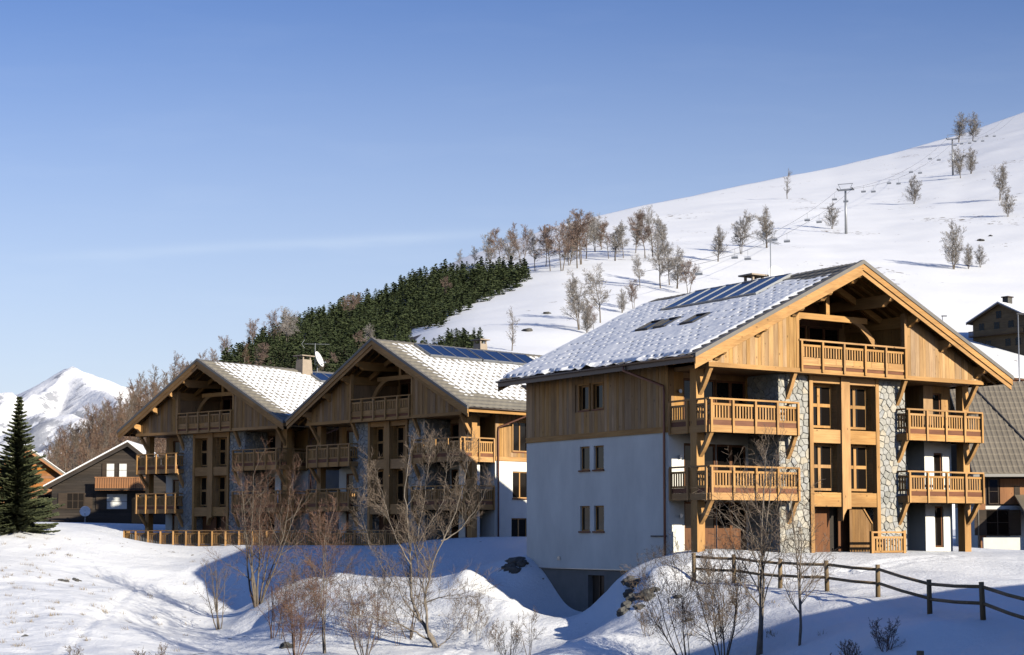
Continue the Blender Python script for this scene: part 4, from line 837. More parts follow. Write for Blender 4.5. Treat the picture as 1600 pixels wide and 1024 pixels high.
# metal-roofed house right of chalet A: long eaves side faces the camera
def roofed_house():
    p = at(1532, 862, 96); rz = R(-4)
    root = thing('metal_roofed_house', (p.x, 96, 0.1), rz, 'low house with ribbed olive metal roof and orange shutters beside the largest chalet', 'house')
    w_, d_, ze, zr, dr = 16, 9, 4.05, 9.0, 6.2
    wl = MB(); wl.box(.3, w_, 0, d_, -1.2, 2.25); wl.build('wall', 'render_white', root); MB().box(.3, w_, .02, d_, 2.25, ze + .1).build('upper_wall', 'dark_planks', root)
    rf = MB(); sl = (zr - ze) / dr; y0 = -.9; rf.hexa([(-.5, y0, ze + y0 * sl + .55), (w_, y0, ze + y0 * sl + .55), (w_, dr, zr + .55), (-.5, dr, zr + .55), (-.5, y0, ze + y0 * sl + .68), (w_, y0, ze + y0 * sl + .68), (w_, dr, zr + .68), (-.5, dr, zr + .68)])
    rf.hexa([(-.5, dr, zr + .55), (w_, dr, zr + .55), (w_, 2 * dr, ze), (-.5, 2 * dr, ze), (-.5, dr, zr + .68), (w_, dr, zr + .68), (w_, 2 * dr, ze + .13), (-.5, 2 * dr, ze + .13)])
    r_ = rf.build('roof', 'roof_olive', root); ln = math.hypot(dr - y0, (dr - y0) * sl)
    # ribbed sheet with course steps
    U = np.arange(-.5, w_, .06); nv = 16; V = []
    for k in range(nv): V += [k / nv + 1e-4, (k + 1) / nv - .004]
    V = np.array(V + [1]); UU, VV = np.meshgrid(U, V); saw = VV * nv - np.floor(VV * nv); h = .70 + .03 * np.maximum(0, np.cos(UU / .3 * 2 * math.pi)) + .045 * saw
    yy = dr + (y0 - dr) * VV; P = np.c_[UU.ravel(), yy.ravel(), (ze + yy * sl + h).ravel()]; ny, nx = UU.shape; i = (np.arange(ny - 1)[:, None] * nx + np.arange(nx - 1)[None]).ravel(); f = np.c_[i, i + nx, i + nx + 1, i + 1]
    me = bpy.data.meshes.new('roof_sheet'); me.from_pydata(P.tolist(), [], f.tolist()); me.materials.append(MATS['roof_olive']); me.update(); link('roof_sheet', me, r_)
    zf = lambda y: ze + y * sl + .76
    MB().beam((0.9, 5.7, zf(5.7)), (3.6, -.1, zf(-.1)), .09, .06).build('roof_seam', 'dark_iron', r_)
    MB().box(-.5, w_, y0 - .16, y0 - .01, ze + y0 * sl + .50, ze + y0 * sl + .66).build('gutter', 'gutter_pale', r_)
    MB().tube([(-.3, y0 - .1, ze + y0 * sl + .5), (-.3, y0 - .1, ze + y0 * sl + .3), (-.1, -.08, ze + y0 * sl - .1), (-.1, -.08, -.2)], .05, 6).build('downpipe', 'gutter_pale', root, True)
    MB().box(-.05, .32, -.05, .3, -.6, ze + .2).build('corner_board', 'orange_planks', root)
    framed_window(root, .55, 1.0, 2.4, 3.7, -.04, 0, 'dark_timber'); MB().box(1.12, 2.5, -.06, 0.0, 2.35, 3.75).build('shutter', 'orange_planks', root); MB().box(1.9, 2.2, -.09, -.065, 2.7, 3.35).build('shutter_ornament', 'dark_timber', root)
    framed_window(root, 2.55, 3.3, 2.4, 3.7, -.04, 0, 'dark_timber')
    framed_window(root, .35, 1.55, .65, 2.0, -.05, 1, 'dark_timber', shutters='lr'); MB().box(-.2, 6, -1.9, -1.6, -.8, .5).build('yard_wall', 'render_white', root)
    pr = MB(); pr.hexa([(1.9, -2.6, 1.75), (6, -2.6, 1.75), (6, -.05, 2.75), (1.9, -.05, 2.75), (1.9, -2.6, 1.87), (6, -2.6, 1.87), (6, -.05, 2.87), (1.9, -.05, 2.87)]); pr_ = pr.build('porch_roof', 'roof_olive', root)
    for x in (2.2, 3.6): MB().box(x, x + .16, -2.3, -2.14, -.5, 1.82).build('porch_post', 'orange_planks', root)
plain('roof_olive', (0.215, 0.18, 0.13), 0.5, var=0.15, scale=.8); plain('gutter_pale', (0.36, 0.34, 0.30), 0.5, metal=0.3)
roofed_house()
# brown house with snowy roof, upslope
pf = hit(1565, 612, 170); gx0 = pf
HF = gable_house('brown_house', 'reddish brown house with thick snow roof behind the metal-roofed house', (pf.x - 1.0, pf.y, pf.z - 2.6), R(8), 13, 9, 4.6, 5.4, 4.0, 'red_timber', 'dark_timber', .6, .2, .35, base=-3)
for x in (1.0, 2.3, 4.2): framed_window(HF, x, x + .75, 3.0, 4.0, -.04, 0, 'curtain')
# old chalet on the hillside
pg = hit(1560, 546, 200); kk = pg.y / F
HG = gable_house('hillside_chalet', 'old dark chalet with long balcony high on the snowy slope', (pg.x - 30 * kk, pg.y + 6, pg.z - .5), R(-50), 100 * kk, 13, 48 * kk, 72 * kk, 52 * kk, 'fence_rail', 'dark_timber', 1.3, .25, .35, base=-6)
bl = MB().box(-.5, 100 * kk, -1.4, -.002, 23 * kk, 24.5 * kk).build('balcony', 'dark_timber', HG); MB().box(-.5, 100 * kk, -1.45, -1.35, 31 * kk, 32.2 * kk).build('handrail', 'fence_rail', bl)
me = MB().box(0, .22, -.02, .02, 0, 8 * kk).mesh('baluster', 'fence_rail')
for i in range(int(100 * kk / .36)): o = link('baluster', me, bl); o.location = (-.4 + i * .36, -1.4, 24 * kk)
for x, z in ((8, 5), (24, 5), (60, 5), (78, 5), (12, 33), (40, 33), (66, 33), (44, 50)): framed_window(HG, x * kk, (x + 9) * kk, z * kk, (z + 11) * kk, -.04, 1, 'dark_timber')
MB().box(44 * kk, 54 * kk, 3, 5, 66 * kk, 84 * kk).build('chimney', 'boulder', HG); MB().box(42.5 * kk, 55.5 * kk, 2.7, 5.3, 84.2 * kk, 86 * kk).build('chimney_cap', 'dark_timber', HG)
# neighbour houses behind the photographer's right shoulder that throw the long shadows on the snow
def off_house(label, c, rz, W, D, eave, ridge):
    z = gh(c[0], c[1]); return gable_house('neighbour_chalet', label, (c[0], c[1], z), rz, W, D, eave, ridge, W / 2, 'orange_planks', 'dark_timber', .8, .2, .25)
N1 = off_house('large neighbour chalet out of view, throwing the long shadow over the fence', (15.4, 37.0), R(-44.5), 10, 23, 5.2, 8.3)

# ---------------------------------------------------------------- fences
def rail_fence():
    pts = [(1085, 908, 66), (1148, 914, 64.5), (1219, 917, 62.5), (1293, 922, 60), (1372, 934, 57), (1453, 955, 53), (1537, 978, 49), (1622, 1003, 45.5)]
    base = at(*pts[0]); root = thing('rail_fence', (base.x, base.y, 0), 0, 'weathered two-rail wooden fence curving along the snow below the largest chalet', 'fence'); tops = []
    for i, (px, py, d) in enumerate(pts):
        p = at(px, py, d); z = gh(p.x, p.y); x, y = p.x - base.x, p.y - base.y; tops.append(Vector((x, y, z))); ln = random.uniform(-.03, .03)
        MB().tube([(x, y, z - .4), (x + ln, y, z + .55), (x + ln * 1.6, y, z + 1.06)], [.085, .08, .075], 8).build('post', 'fence_wood', root, True)
    for i in range(len(tops) - 1):
        for h in (.92, .46):
            a = tops[i] + Vector((0, .1, h)); b = tops[i + 1] + Vector((0, .1, h + random.uniform(-.03, .03))); m_ = (a + b) / 2 - Vector((0, 0, .025))
            MB().tube([a, m_, b], .052, 7).build('rail', 'fence_wood', root, True)
    p = at(1437, 1030, 46); z = gh(p.x, p.y); t = MB().tube([(0, 0, -.4), (.02, 0, .45)], .1, 8).build('fence_stub', 'fence_wood', None, True); t.location = (p.x, p.y, z); tag(t, 'short dark wooden post stump in the shaded snow', 'post')
rail_fence()
def terrace_fence():
    L0 = at(194, 853, 112.2); L1 = at(440, 853, 103.6); L2 = at(628, 853, 98.6)
    root = thing('terrace_fence', (L0.x, L0.y, 0), 0, 'long slatted timber terrace fence in front of the two shaded chalets', 'fence')
    for a, b in ((L0, L1), (L1, L2)):
        p0 = a - L0; p1 = b - L0; p0.z = p1.z = 0; sec = MB().beam((p0.x, p0.y, .06), (p1.x, p1.y, .06), .16, .1).build('sole_beam', 'timber_ix', root); railing(sec, p0, p1, 0.02, False, .16, .97, .80, drop=.5)
    bk = at(200, 853, 114.5) - L0; bk.z = 0; sec = MB().beam((0, 0, .06), (bk.x, bk.y, .06), .14, .1).build('sole_beam', 'timber_iy', root); railing(sec, Vector((0, 0, 0)), bk, 0.02, False, .16, .97, .8)
terrace_fence()

# ---------------------------------------------------------------- bare trees
ORD = 'first second third fourth fifth sixth seventh eighth ninth tenth eleventh twelfth thirteenth fourteenth fifteenth sixteenth seventeenth eighteenth nineteenth twentieth'.split() + ['twenty-' + q for q in 'first second third fourth fifth sixth seventh eighth ninth'.split()]
def grow(mt, mw, base, rnd, stems, height, r0, spread=.35, levels=4, kids=(6, 6, 5), droop=0.0, seg=5, rmin=.0036, up=.12, shorten=(.42, .45, .5), stemlean=None, start=.25):
    """tapered stems that fork into limbs, branches and twigs"""
    def branch(p, d, ln, r, lv):
        n = seg if lv < 2 else (3 if lv == 2 else 2); pts = [p.copy()]; rad = [r]; dirs = []
        for i in range(n):
            wob = .16 if lv == 0 else .28
            d = (d + Vector((rnd.uniform(-wob, wob), rnd.uniform(-wob, wob), rnd.uniform(-wob, wob) * .6 + (up if lv < 3 else -droop)))).normalized()
            p = p + d * (ln / n); pts.append(p.copy()); rad.append(max(rmin, r * (1 - .82 * (i + 1) / n))); dirs.append(d.copy())
        (mt if lv < 2 else mw).tube(pts, rad, 6 if lv == 0 else (4 if lv == 1 else 3), cap=False)
        if lv + 1 >= levels: return
        k = kids[lv]
        for j in range(k):
            t = start + (1 - start) * (j + rnd.random()) / k if lv == 0 else .15 + .85 * (j + rnd.random()) / k; q = min(int(t * n), n - 1); f = t * n - q; pp = pts[q].lerp(pts[q + 1], f); dd = dirs[q]
            a = rnd.uniform(0, 2 * math.pi); perp = dd.orthogonal().normalized(); perp = (Matrix.Rotation(a, 3, dd) @ perp); an = rnd.uniform(.5, 1.05)
            nd = (dd * math.cos(an) + perp * math.sin(an)).normalized(); l2 = ln * shorten[lv] * rnd.uniform(.6, 1.2) * (1.15 - .55 * t); rr = max(rmin, rad[q] * rnd.uniform(.4, .6))
            branch(pp, nd, l2, rr, lv + 1)
    for s_ in range(stems):
        a = 2 * math.pi * (s_ + rnd.random() * .7) / stems; lean = spread * rnd.uniform(.3, 1.0) if stems > 1 else spread * .25 * rnd.random(); d = Vector((math.cos(a) * lean, math.sin(a) * lean, 1))
        if stemlean: d += Vector(stemlean)
        b = base + Vector((math.cos(a), math.sin(a), 0)) * (r0 * 1.2 if stems > 1 else 0); branch(b, d.normalized(), height * rnd.uniform(.78, 1.0), r0 * rnd.uniform(.7, 1.0), 0)
def bare_tree(label, px, py, hpx, seed, stems=1, r0=.09, bark='bark_grey', twig='twig_brown', ymin=44, depth=None, cat='tree', name='bare_tree', group=None, **kw):
    p = hit(px, py, ymin) if depth is None else None
    if p is None: q = at(px, py, depth); p = Vector((q.x, depth, gh(q.x, depth)))
    t = thing(name, p, 0, label, cat, group); mt, mw = MB(), MB(); grow(mt, mw, Vector((0, 0, -.25)), random.Random(seed), stems, hpx * p.y / F, r0, **kw)
    mt.build('trunk', bark, t, True)
    if mw.v: mw.build('twigs', twig, t)['kind'] = 'stuff'
    return t
bare_tree('many-stemmed reddish tree rising before the gap between the shaded chalets', 402, 948, 215, 1, 8, .06, 'bark_grey', 'twig_red', spread=.36, levels=4, kids=(9, 8, 6), up=.14)
bare_tree('small leaning leafless tree at the shadow edge of the sunny bank', 343, 985, 135, 2, 5, .04, 'bark_grey', 'twig_brown', spread=.30, kids=(6, 5, 5), stemlean=(-.2, 0, 0))
def limbed_tree(label, px, py, limbs, seed, bark, twig, kids=(12, 7, 6)):
    p = hit(px, py, 44); t = thing('bare_tree', p, 0, label, 'tree'); mt, mw = MB(), MB(); rnd = random.Random(seed); k = p.y / F
    for dep, r0, path in limbs:      # main limbs: polylines across the crown, each with its own reach in depth
        n0 = len(path); ctl = [Vector(((x - px) * k, dep * i / (n0 - 1) + rnd.uniform(-.1, .1), (py - y) * k - .15)) for i, (x, y) in enumerate(path)]; pts = []
        for a_, b_ in zip(ctl, ctl[1:]):
            for q in range(4): pts.append(a_.lerp(b_, q / 4) + Vector((rnd.uniform(-.04, .04), rnd.uniform(-.04, .04), rnd.uniform(-.03, .03))))
        pts.append(ctl[-1]); n = len(pts) - 1; rad = [max(.006, r0 * (1 - .93 * (i / n) ** .62)) for i in range(n + 1)]; mt.tube(pts, rad, 7, cap=False); ln = sum((b_ - a_).length for a_, b_ in zip(pts, pts[1:]))
        for j in range(max(4, int(ln * 3.4))):
            f = .22 + .78 * rnd.random(); q = min(int(f * n), n - 1); dd = (pts[q + 1] - pts[q]).normalized(); perp = Matrix.Rotation(rnd.uniform(0, 6.28), 3, dd) @ dd.orthogonal().normalized(); an = rnd.uniform(.4, .95); nd = dd * math.cos(an) + perp * math.sin(an) + Vector((0, 0, .25))
            sub(mt, mw, pts[q].lerp(pts[q + 1], rnd.random()), nd.normalized(), rnd.uniform(.55, 1.5) * (1.25 - .6 * f), min(rad[q] * .5, .017), 1, rnd, kids)
    mt.build('trunk', bark, t, True); mw.build('twigs', twig, t)['kind'] = 'stuff'
def sub(mt, mw, p, d, ln, r, lv, rnd, kids):
    n = 4 if lv == 1 else 2; pts = [p]; rad = [r]; dirs = []
    for i in range(n):
        d = (d + Vector((rnd.uniform(-.26, .26), rnd.uniform(-.26, .26), rnd.uniform(-.1, .3)))).normalized(); p = p + d * ln / n; pts.append(p); dirs.append(d); rad.append(max(.0036, r * (1 - .8 * (i + 1) / n)))
    (mt if lv == 1 else mw).tube(pts, rad, 4 if lv == 1 else 3, cap=False)
    if lv >= 3: return
    for j in range(kids[lv]):
        f = .15 + .85 * (j + rnd.random()) / kids[lv]; q = min(int(f * n), n - 1); dd = dirs[q]; perp = Matrix.Rotation(rnd.uniform(0, 6.28), 3, dd) @ dd.orthogonal().normalized(); an = rnd.uniform(.45, 1.0)
        sub(mt, mw, pts[q].lerp(pts[q + 1], f * n - q), (dd * math.cos(an) + perp * math.sin(an)).normalized(), ln * .48 * rnd.uniform(.6, 1.15), max(.0036, rad[q] * .5), lv + 1, rnd, kids)
limbed_tree('large gnarled pollarded tree with wide pale limbs, in front of the middle chalet', 682, 1014,
            [(.3, .115, [(684, 1014), (672, 990), (655, 965), (642, 930), (640, 880), (638, 820), (630, 760), (640, 700)]), (-.4, .075, [(680, 1010), (668, 985), (664, 940), (672, 890), (690, 845), (712, 800), (728, 740), (733, 690)]), (.5, .045, [(668, 985), (666, 940), (655, 900), (648, 850), (660, 790), (668, 720), (672, 690)]),
             (-.5, .055, [(676, 1000), (650, 985), (620, 970), (585, 962), (555, 958)]), (.8, .03, [(655, 968), (625, 925), (600, 890), (575, 850), (560, 790), (566, 760)]), (-.7, .035, [(640, 880), (615, 830), (600, 780), (590, 735)]), (.7, .035, [(690, 845), (720, 825), (745, 790), (760, 760)]), (-.9, .035, [(664, 940), (690, 930), (720, 925), (755, 915)]), (.2, .03, [(684, 1010), (705, 990), (722, 960), (738, 940)]), (1.1, .035, [(672, 890), (650, 850), (690, 780), (700, 700)])], 3, 'bark_pale', 'twig_brown')
bare_tree('slim pale birch with two stems between the red tree and pollarded tree', 508, 1022, 245, 4, 3, .036, 'bark_pale', 'twig_red', spread=.16, kids=(13, 9, 7), up=.16)
bare_tree('dense reddish thicket left of the slim pale birch', 462, 1030, 130, 5, 13, .024, 'twig_red', 'twig_red', spread=.55, levels=4, kids=(7, 6, 5), cat='shrub', name='thicket_shrub')
bare_tree('low tangled thicket between the slim birch and the pollarded tree', 570, 1030, 110, 6, 10, .025, 'twig_brown', 'twig_red', spread=.65, levels=4, kids=(6, 5, 4), cat='shrub', name='thicket_shrub')
bare_tree('thin twiggy sapling right behind the pollarded tree', 640, 1000, 150, 16, 4, .03, 'twig_brown', 'twig_brown', spread=.4, kids=(6, 5, 4))
bare_tree('dark-stemmed sapling in front of the farthest chalet\'s right balcony', 425, 1000, 120, 17, 4, .03, 'twig_red', 'twig_red', spread=.4, kids=(6, 5, 4))
bare_tree('tall twin-stemmed bare tree in front of the largest chalet\'s stone pier', 1186, 1036, 345, 7, 2, .075, 'bark_pale', 'twig_brown', spread=.07, kids=(12, 8, 6), up=.10, depth=53)
bare_tree('slender bare tree leaning before the largest chalet\'s entrance', 1246, 1036, 255, 8, 2, .05, 'bark_pale', 'twig_brown', spread=.12, kids=(12, 8, 6), stemlean=(.14, 0, 0), depth=52)
bare_tree('bushy multi-stemmed shrub before the rail fence\'s first posts', 1130, 1036, 190, 9, 10, .028, 'twig_brown', 'twig_brown', spread=.36, kids=(10, 8, 6), depth=53.5, cat='shrub', name='thicket_shrub')
bare_tree('arching pale-twigged shrub leaning over the rocky bank', 1075, 1034, 200, 10, 7, .026, 'twig_brown', 'twig_brown', spread=.5, kids=(9, 7, 6), stemlean=(-.35, 0, 0), depth=55, cat='shrub', name='thicket_shrub')
bare_tree('thin sapling standing alone below the basement pit', 826, 1030, 80, 11, 3, .018, 'twig_brown', 'twig_brown', spread=.25, kids=(7, 5, 4))
bare_tree('feathery low shrub left of the lone thin sapling', 795, 1032, 70, 18, 8, .014, 'twig_brown', 'twig_brown', spread=.6, kids=(5, 5, 4), cat='shrub', name='thicket_shrub')
for i, (px, h, lab) in enumerate(((1330, 45, 'shaded bottom shrub nearest the slender tree'), (1385, 60, 'widest shaded shrub beside the post stump'), (1300, 35, 'smallest shaded shrub at the bottom edge'))):
    bare_tree(lab, px, 1036, h, 30 + i, 9, .016, 'twig_red', 'twig_brown', spread=.75, kids=(6, 5, 4), depth=48, cat='shrub', name='thicket_shrub', group='low shrubs in the shaded snow')
for i, (px, py, h, lab) in enumerate(((115, 1030, 30, 'wispy dry twigs at the bottom of the sunny bank'), (218, 1034, 28, 'second wispy twig clump on the sunny bank'), (250, 1036, 36, 'third wispy twig clump nearest the gully'), (480, 960, 60, 'fine shrub on the lit spur above the thicket'), (730, 985, 70, 'fine shrub right of the pollarded tree\'s trunk'), (1010, 1000, 60, 'fine shrub on the rocky bank foot'), (560, 985, 70, 'fine shrub on the lit snow behind the low thicket'))):
    bare_tree(lab, px, py, h, 50 + i, 6, .012, 'twig_brown', 'twig_brown', spread=.6, kids=(5, 5, 4), cat='shrub', name='thicket_shrub', group='fine bare shrubs on the bank')

for i, (px, py, h) in enumerate(sorted([(438, 1000, 120), (452, 965, 95), (478, 1010, 150), (492, 975, 90), (528, 1000, 150), (545, 965, 110), (556, 1015, 120), (592, 1000, 130), (604, 965, 80), (622, 1012, 110), (585, 950, 75), (745, 1010, 80), (770, 1020, 60)])):
    bare_tree(ORD[i] + ' from the left of the wispy saplings on the lit spur', px, py, h, 80 + i, 3, .014, 'bark_pale' if i % 2 else 'twig_brown', 'twig_brown', spread=.3, kids=(8, 5, 4), name='sapling', group='wispy saplings on the lit spur')
# hillside birches: six grown forms, copied
def proto(seed, stems, h, r0, twig, bark='bark_grey', **kw):
    mt, mw = MB(), MB(); grow(mt, mw, Vector((0, 0, -.3)), random.Random(seed), stems, h, r0, rmin=.017, seg=4, **kw); return mt.mesh('trunk', bark, True), mw.mesh('twigs', twig)
PROT = {'g': [proto(101, 1, 10, .15, 'twig_grey', kids=(22, 13, 8), spread=.1, up=.05, shorten=(.40, .46, .5), start=.24), proto(102, 2, 10, .13, 'twig_grey', kids=(20, 12, 8), spread=.14, up=.06, shorten=(.40, .46, .5), start=.22), proto(103, 3, 10, .11, 'twig_grey', kids=(17, 11, 7), spread=.2, up=.06, shorten=(.40, .46, .5), start=.15)],
        'r': [proto(104, 1, 10, .15, 'birch_red', kids=(22, 13, 8), spread=.1, up=.05, shorten=(.38, .46, .5), start=.3), proto(105, 2, 10, .13, 'birch_red', kids=(18, 11, 7), spread=.22, shorten=(.40, .46, .5), start=.3)],
        'b': [proto(106, 4, 10, .10, 'twig_grey', kids=(16, 11, 7), spread=.30, up=.05, shorten=(.38, .42, .5), start=.1)],
        'l': [proto(107, 1, 10, .17, 'twig_grey', kids=(26, 9, 4), spread=.08, up=.02, droop=.1, shorten=(.26, .4, .5), start=.12)]}
def hill_tree(px, py, hpx, kind, label, group, rnd, ymin=150, name='birch_tree'):
    p = hit(px, py, ymin); s_ = hpx * p.y / F / 9.6; t = thing(name, p, rnd.uniform(0, 6.28), label, 'tree', group); t.scale = (s_ * rnd.uniform(.9, 1.1), s_ * rnd.uniform(.9, 1.1), s_)
    a, b = rnd.choice(PROT[kind]); link('trunk', a, t); link('twigs', b, t); return t
rt = random.Random(77)
ROW = [(718, 418, 24, 'g'), (742, 416, 26, 'g'), (766, 412, 46, 'b'), (782, 412, 52, 'r'), (798, 414, 50, 'b'), (816, 416, 60, 'r'), (836, 424, 54, 'g'), (853, 417, 62, 'r'), (860, 424, 68, 'r'), (878, 424, 72, 'r'), (889, 415, 70, 'b'), (902, 420, 86, 'r'), (908, 414, 72, 'r'), (916, 405, 60, 'g'), (930, 394, 54, 'g'), (940, 391, 52, 'g'), (951, 405, 55, 'r'), (961, 408, 56, 'g'), (974, 404, 46, 'g')]
for i, q in enumerate(ROW): hill_tree(*q, ORD[i] + ' birch from the left in the row along the pine wood\'s upper edge', 'birches in the row above the pine wood', rt)
for i, q in enumerate([(993, 396, 62, 'g'), (1008, 404, 70, 'r'), (1020, 402, 68, 'g'), (1037, 392, 50, 'g')]): hill_tree(*q, ORD[i] + ' birch from the left in the clump right of the birch row', 'birches in the clump right of the row', rt)
for i, q in enumerate([(1000, 450, 44, 'g'), (1032, 452, 70, 'g'), (1046, 446, 64, 'g'), (1058, 452, 62, 'g'), (1076, 462, 50, 'r')]): hill_tree(*q, ORD[i] + ' birch from the left in the group above the largest chalet\'s solar roof', 'birches above the far roof end', rt)
for i, q in enumerate(sorted([(905, 516, 82, 'g'), (938, 505, 78, 'g'), (918, 522, 50, 'b'), (928, 520, 40, 'r'), (972, 490, 34, 'b'), (990, 486, 42, 'r')])): hill_tree(*q, ORD[i] + ' birch from the left close behind the largest chalet\'s roof edge', 'birches close behind the eave', rt)
hill_tree(800, 550, 62, 'l', 'lone conical larch on the snow above the middle chalet\'s solar collectors', None, rt, name='larch_tree')
for q, lab in (((1122, 409, 52, 'g'), 'leftmost of three round birches in mid slope above the solar roof'), ((1158, 398, 62, 'g'), 'middle one of three round birches above the solar roof'), ((1198, 388, 62, 'g'), 'rightmost of three round birches above the solar roof'), ((1230, 311, 42, 'l'), 'thin lone sapling near the skyline'), ((1300, 358, 38, 'b'), 'dark small tree beside the lower lift tower'), ((1428, 319, 42, 'b'), 'solitary round tree between the two lift towers'),
               ((1498, 223, 44, 'g'), 'left tree of the skyline pair by the upper lift tower'), ((1520, 221, 44, 'g'), 'right tree of the skyline pair by the upper lift tower'), ((1501, 279, 46, 'g'), 'taller tree just below the upper lift tower'), ((1517, 272, 38, 'b'), 'shorter tree just below the upper lift tower'), ((1562, 314, 52, 'g'), 'upper tree of the pair at the slope\'s far edge'), ((1575, 339, 40, 'b'), 'lower bushier tree of the pair at the slope\'s far edge'),
               ((1490, 422, 68, 'b'), 'tallest tree of the clump above the right gable slope'), ((1513, 421, 36, 'b'), 'middle bush of the clump above the right gable slope'), ((1532, 419, 32, 'b'), 'last bush of the clump above the right gable slope')): hill_tree(*q, lab, None, rt)

# ---------------------------------------------------------------- woods
def inside(poly, x, y):
    c = False
    for (x0, y0), (x1, y1) in zip(poly, poly[1:] + poly[:1]):
        if (y0 > y) != (y1 > y) and x < (x1 - x0) * (y - y0) / (y1 - y0) + x0: c = not c
    return c
def conifer_mesh(seed, h, rad, whorls, per, mat, dens=1.0, bottom=.08, spray=1.0, prof=.78):
    """whorls of sagging boughs, each clothed in small needle sprays"""
    rnd = random.Random(seed); mb = MB()
    for i in range(whorls):
        t = i / (whorls - 1); z = h * (bottom + (1 - bottom) * t ** .92); rr = rad * ((1 - t) ** prof) * (.82 + .36 * rnd.random()) + .03 * h * (1 - t) + .02
        n = max(3, int(per * (1 - .55 * t)))
        for j in range(n):
            a = 2 * math.pi * (j + rnd.random()) / n; ln = rr * rnd.uniform(.65, 1.12); dr = rnd.uniform(.05, .45) * (1 - t) + .02
            ca, sa = math.cos(a), math.sin(a); k = max(2, int(ln / rad * 7 * dens))
            for q in range(k):
                s_ = (q + .6) / k; x = ln * s_; zz = z - x * dr + x * s_ * .28; wd = (.16 + .11 * rnd.random()) * spray * rad * (1.15 - .6 * s_)
                c = Vector((ca * x, sa * x, zz)); fw = Vector((ca, sa, .25)) * wd * 1.25; sd = Vector((-sa, ca, 0)) * wd; u = rnd.uniform(-.35, .35) * wd; b = len(mb.v)
                mb.v += [tuple(c - fw * .6 - sd * .5), tuple(c - fw * .3 + sd + Vector((0, 0, u - .3 * wd))), tuple(c + fw + Vector((0, 0, u * .5))), tuple(c - fw * .3 - sd + Vector((0, 0, -u - .3 * wd)))]
                mb.face((b, b + 3, b + 2, b + 1))
                b = len(mb.v); uv = Vector((0, 0, wd * .8)); mb.v += [tuple(c - fw * .5 - uv * .7), tuple(c + fw * .8 - uv * .3), tuple(c + fw * .5 + uv * .55), tuple(c - fw * .5 + uv * .5)]; mb.face((b, b + 1, b + 2, b + 3))
    top = len(mb.v); mb.v += [(-.02 * h, 0, h * .93), (.02 * h, 0, h * .93), (0, 0, h * 1.0)]; mb.face((top, top + 1, top + 2))
    return mb
def litter(polys):
    n = len(HILL.data.vertices); co = np.empty(n * 3); HILL.data.vertices.foreach_get('co', co); co = co.reshape(-1, 3); c, s_ = math.cos(PITCH), math.sin(PITCH)
    yv = np.maximum(co[:, 1] * c + (co[:, 2] - CZ) * s_, 1); px = 800 + F * co[:, 0] / yv; py = YP - F * (-co[:, 1] * s_ + (co[:, 2] - CZ) * c) / yv; val = np.zeros(n)
    for poly in polys:
        ins = np.zeros(n, bool)
        for (x0, y0), (x1, y1) in zip(poly, poly[1:] + poly[:1]):
            if y0 != y1: ins ^= ((y0 > py) != (y1 > py)) & (px < (x1 - x0) * (py - y0) / (y1 - y0) + x0)
        val[ins] = 1
    a = HILL.data.attributes.new('litter', 'FLOAT', 'POINT'); a.data.foreach_set('value', val)
TRK = MB().tube([(0, 0, -.6), (0, 0, 4), (0, 0, 9.3)], [.2, .13, .02], 5).mesh('trunk', 'bark_grey')
PINES = [conifer_mesh(200 + i, 10, (3.5, 4.0, 3.1, 3.7)[i], 9, 7, 'pine_needles', .5, .02, 1.15, .40).mesh('crown', 'pine_needles') for i in range(4)]
def wood_points(poly, step, seed, jit=.5):
    rnd = random.Random(seed); xs = [p[0] for p in poly]; ys = [p[1] for p in poly]; out = []; y = min(ys); r_ = 0
    while y < max(ys):
        st = step * (1.0); x = min(xs) + (r_ % 2) * st * .5
        while x < max(xs):
            a, b = x + rnd.uniform(-jit, jit) * st, y + rnd.uniform(-jit, jit) * st * .6
            if inside(poly, a, b): out.append((a, b))
            x += st
        y += st * .62; r_ += 1
    return out, rnd
pts, rnd = wood_points([(345, 578), (400, 523), (480, 485), (560, 461), (640, 442), (700, 429), (770, 424), (822, 424), (832, 440), (800, 456), (760, 470), (735, 484), (700, 500), (690, 512), (640, 520), (640, 600), (345, 600)], 7.6, 5)
WOOD = [(330, 600), (345, 580), (400, 526), (480, 488), (560, 464), (640, 446), (700, 432), (770, 424), (812, 424), (818, 434), (792, 449), (750, 463), (725, 477), (690, 492), (680, 505), (640, 515), (640, 620), (330, 620)]
litter([WOOD, [(690, 550), (700, 528), (755, 526), (757, 552), (640, 585), (640, 545)], [(40, 770), (110, 700), (180, 655), (230, 635), (300, 597), (350, 568), (350, 640), (300, 780), (40, 800)]])
p2, _ = wood_points([(690, 548), (700, 530), (722, 526), (752, 528), (755, 548), (740, 560), (640, 580), (640, 545)], 9.5, 6); pts += p2
pts.sort(key=lambda q: -q[1])
def pine(px, py, hp, label, group, ymin=150):
    p = hit(px, py, ymin); s_ = hp * p.y / F / 10; t = thing('pine_tree', p, rnd.uniform(0, 6.28), label, 'tree', group); t.scale = (s_ * rnd.uniform(.85, 1.15),) * 2 + (s_,)
    link('trunk', TRK, t); link('crown', rnd.choice(PINES), t)
for i, (px, py) in enumerate(pts[:300]): pine(px, py, rnd.uniform(18, 28) * (1.0 if py < 500 else 1.15), 'dark green pine in the dense wood on the hillside', 'pines of the hillside wood')
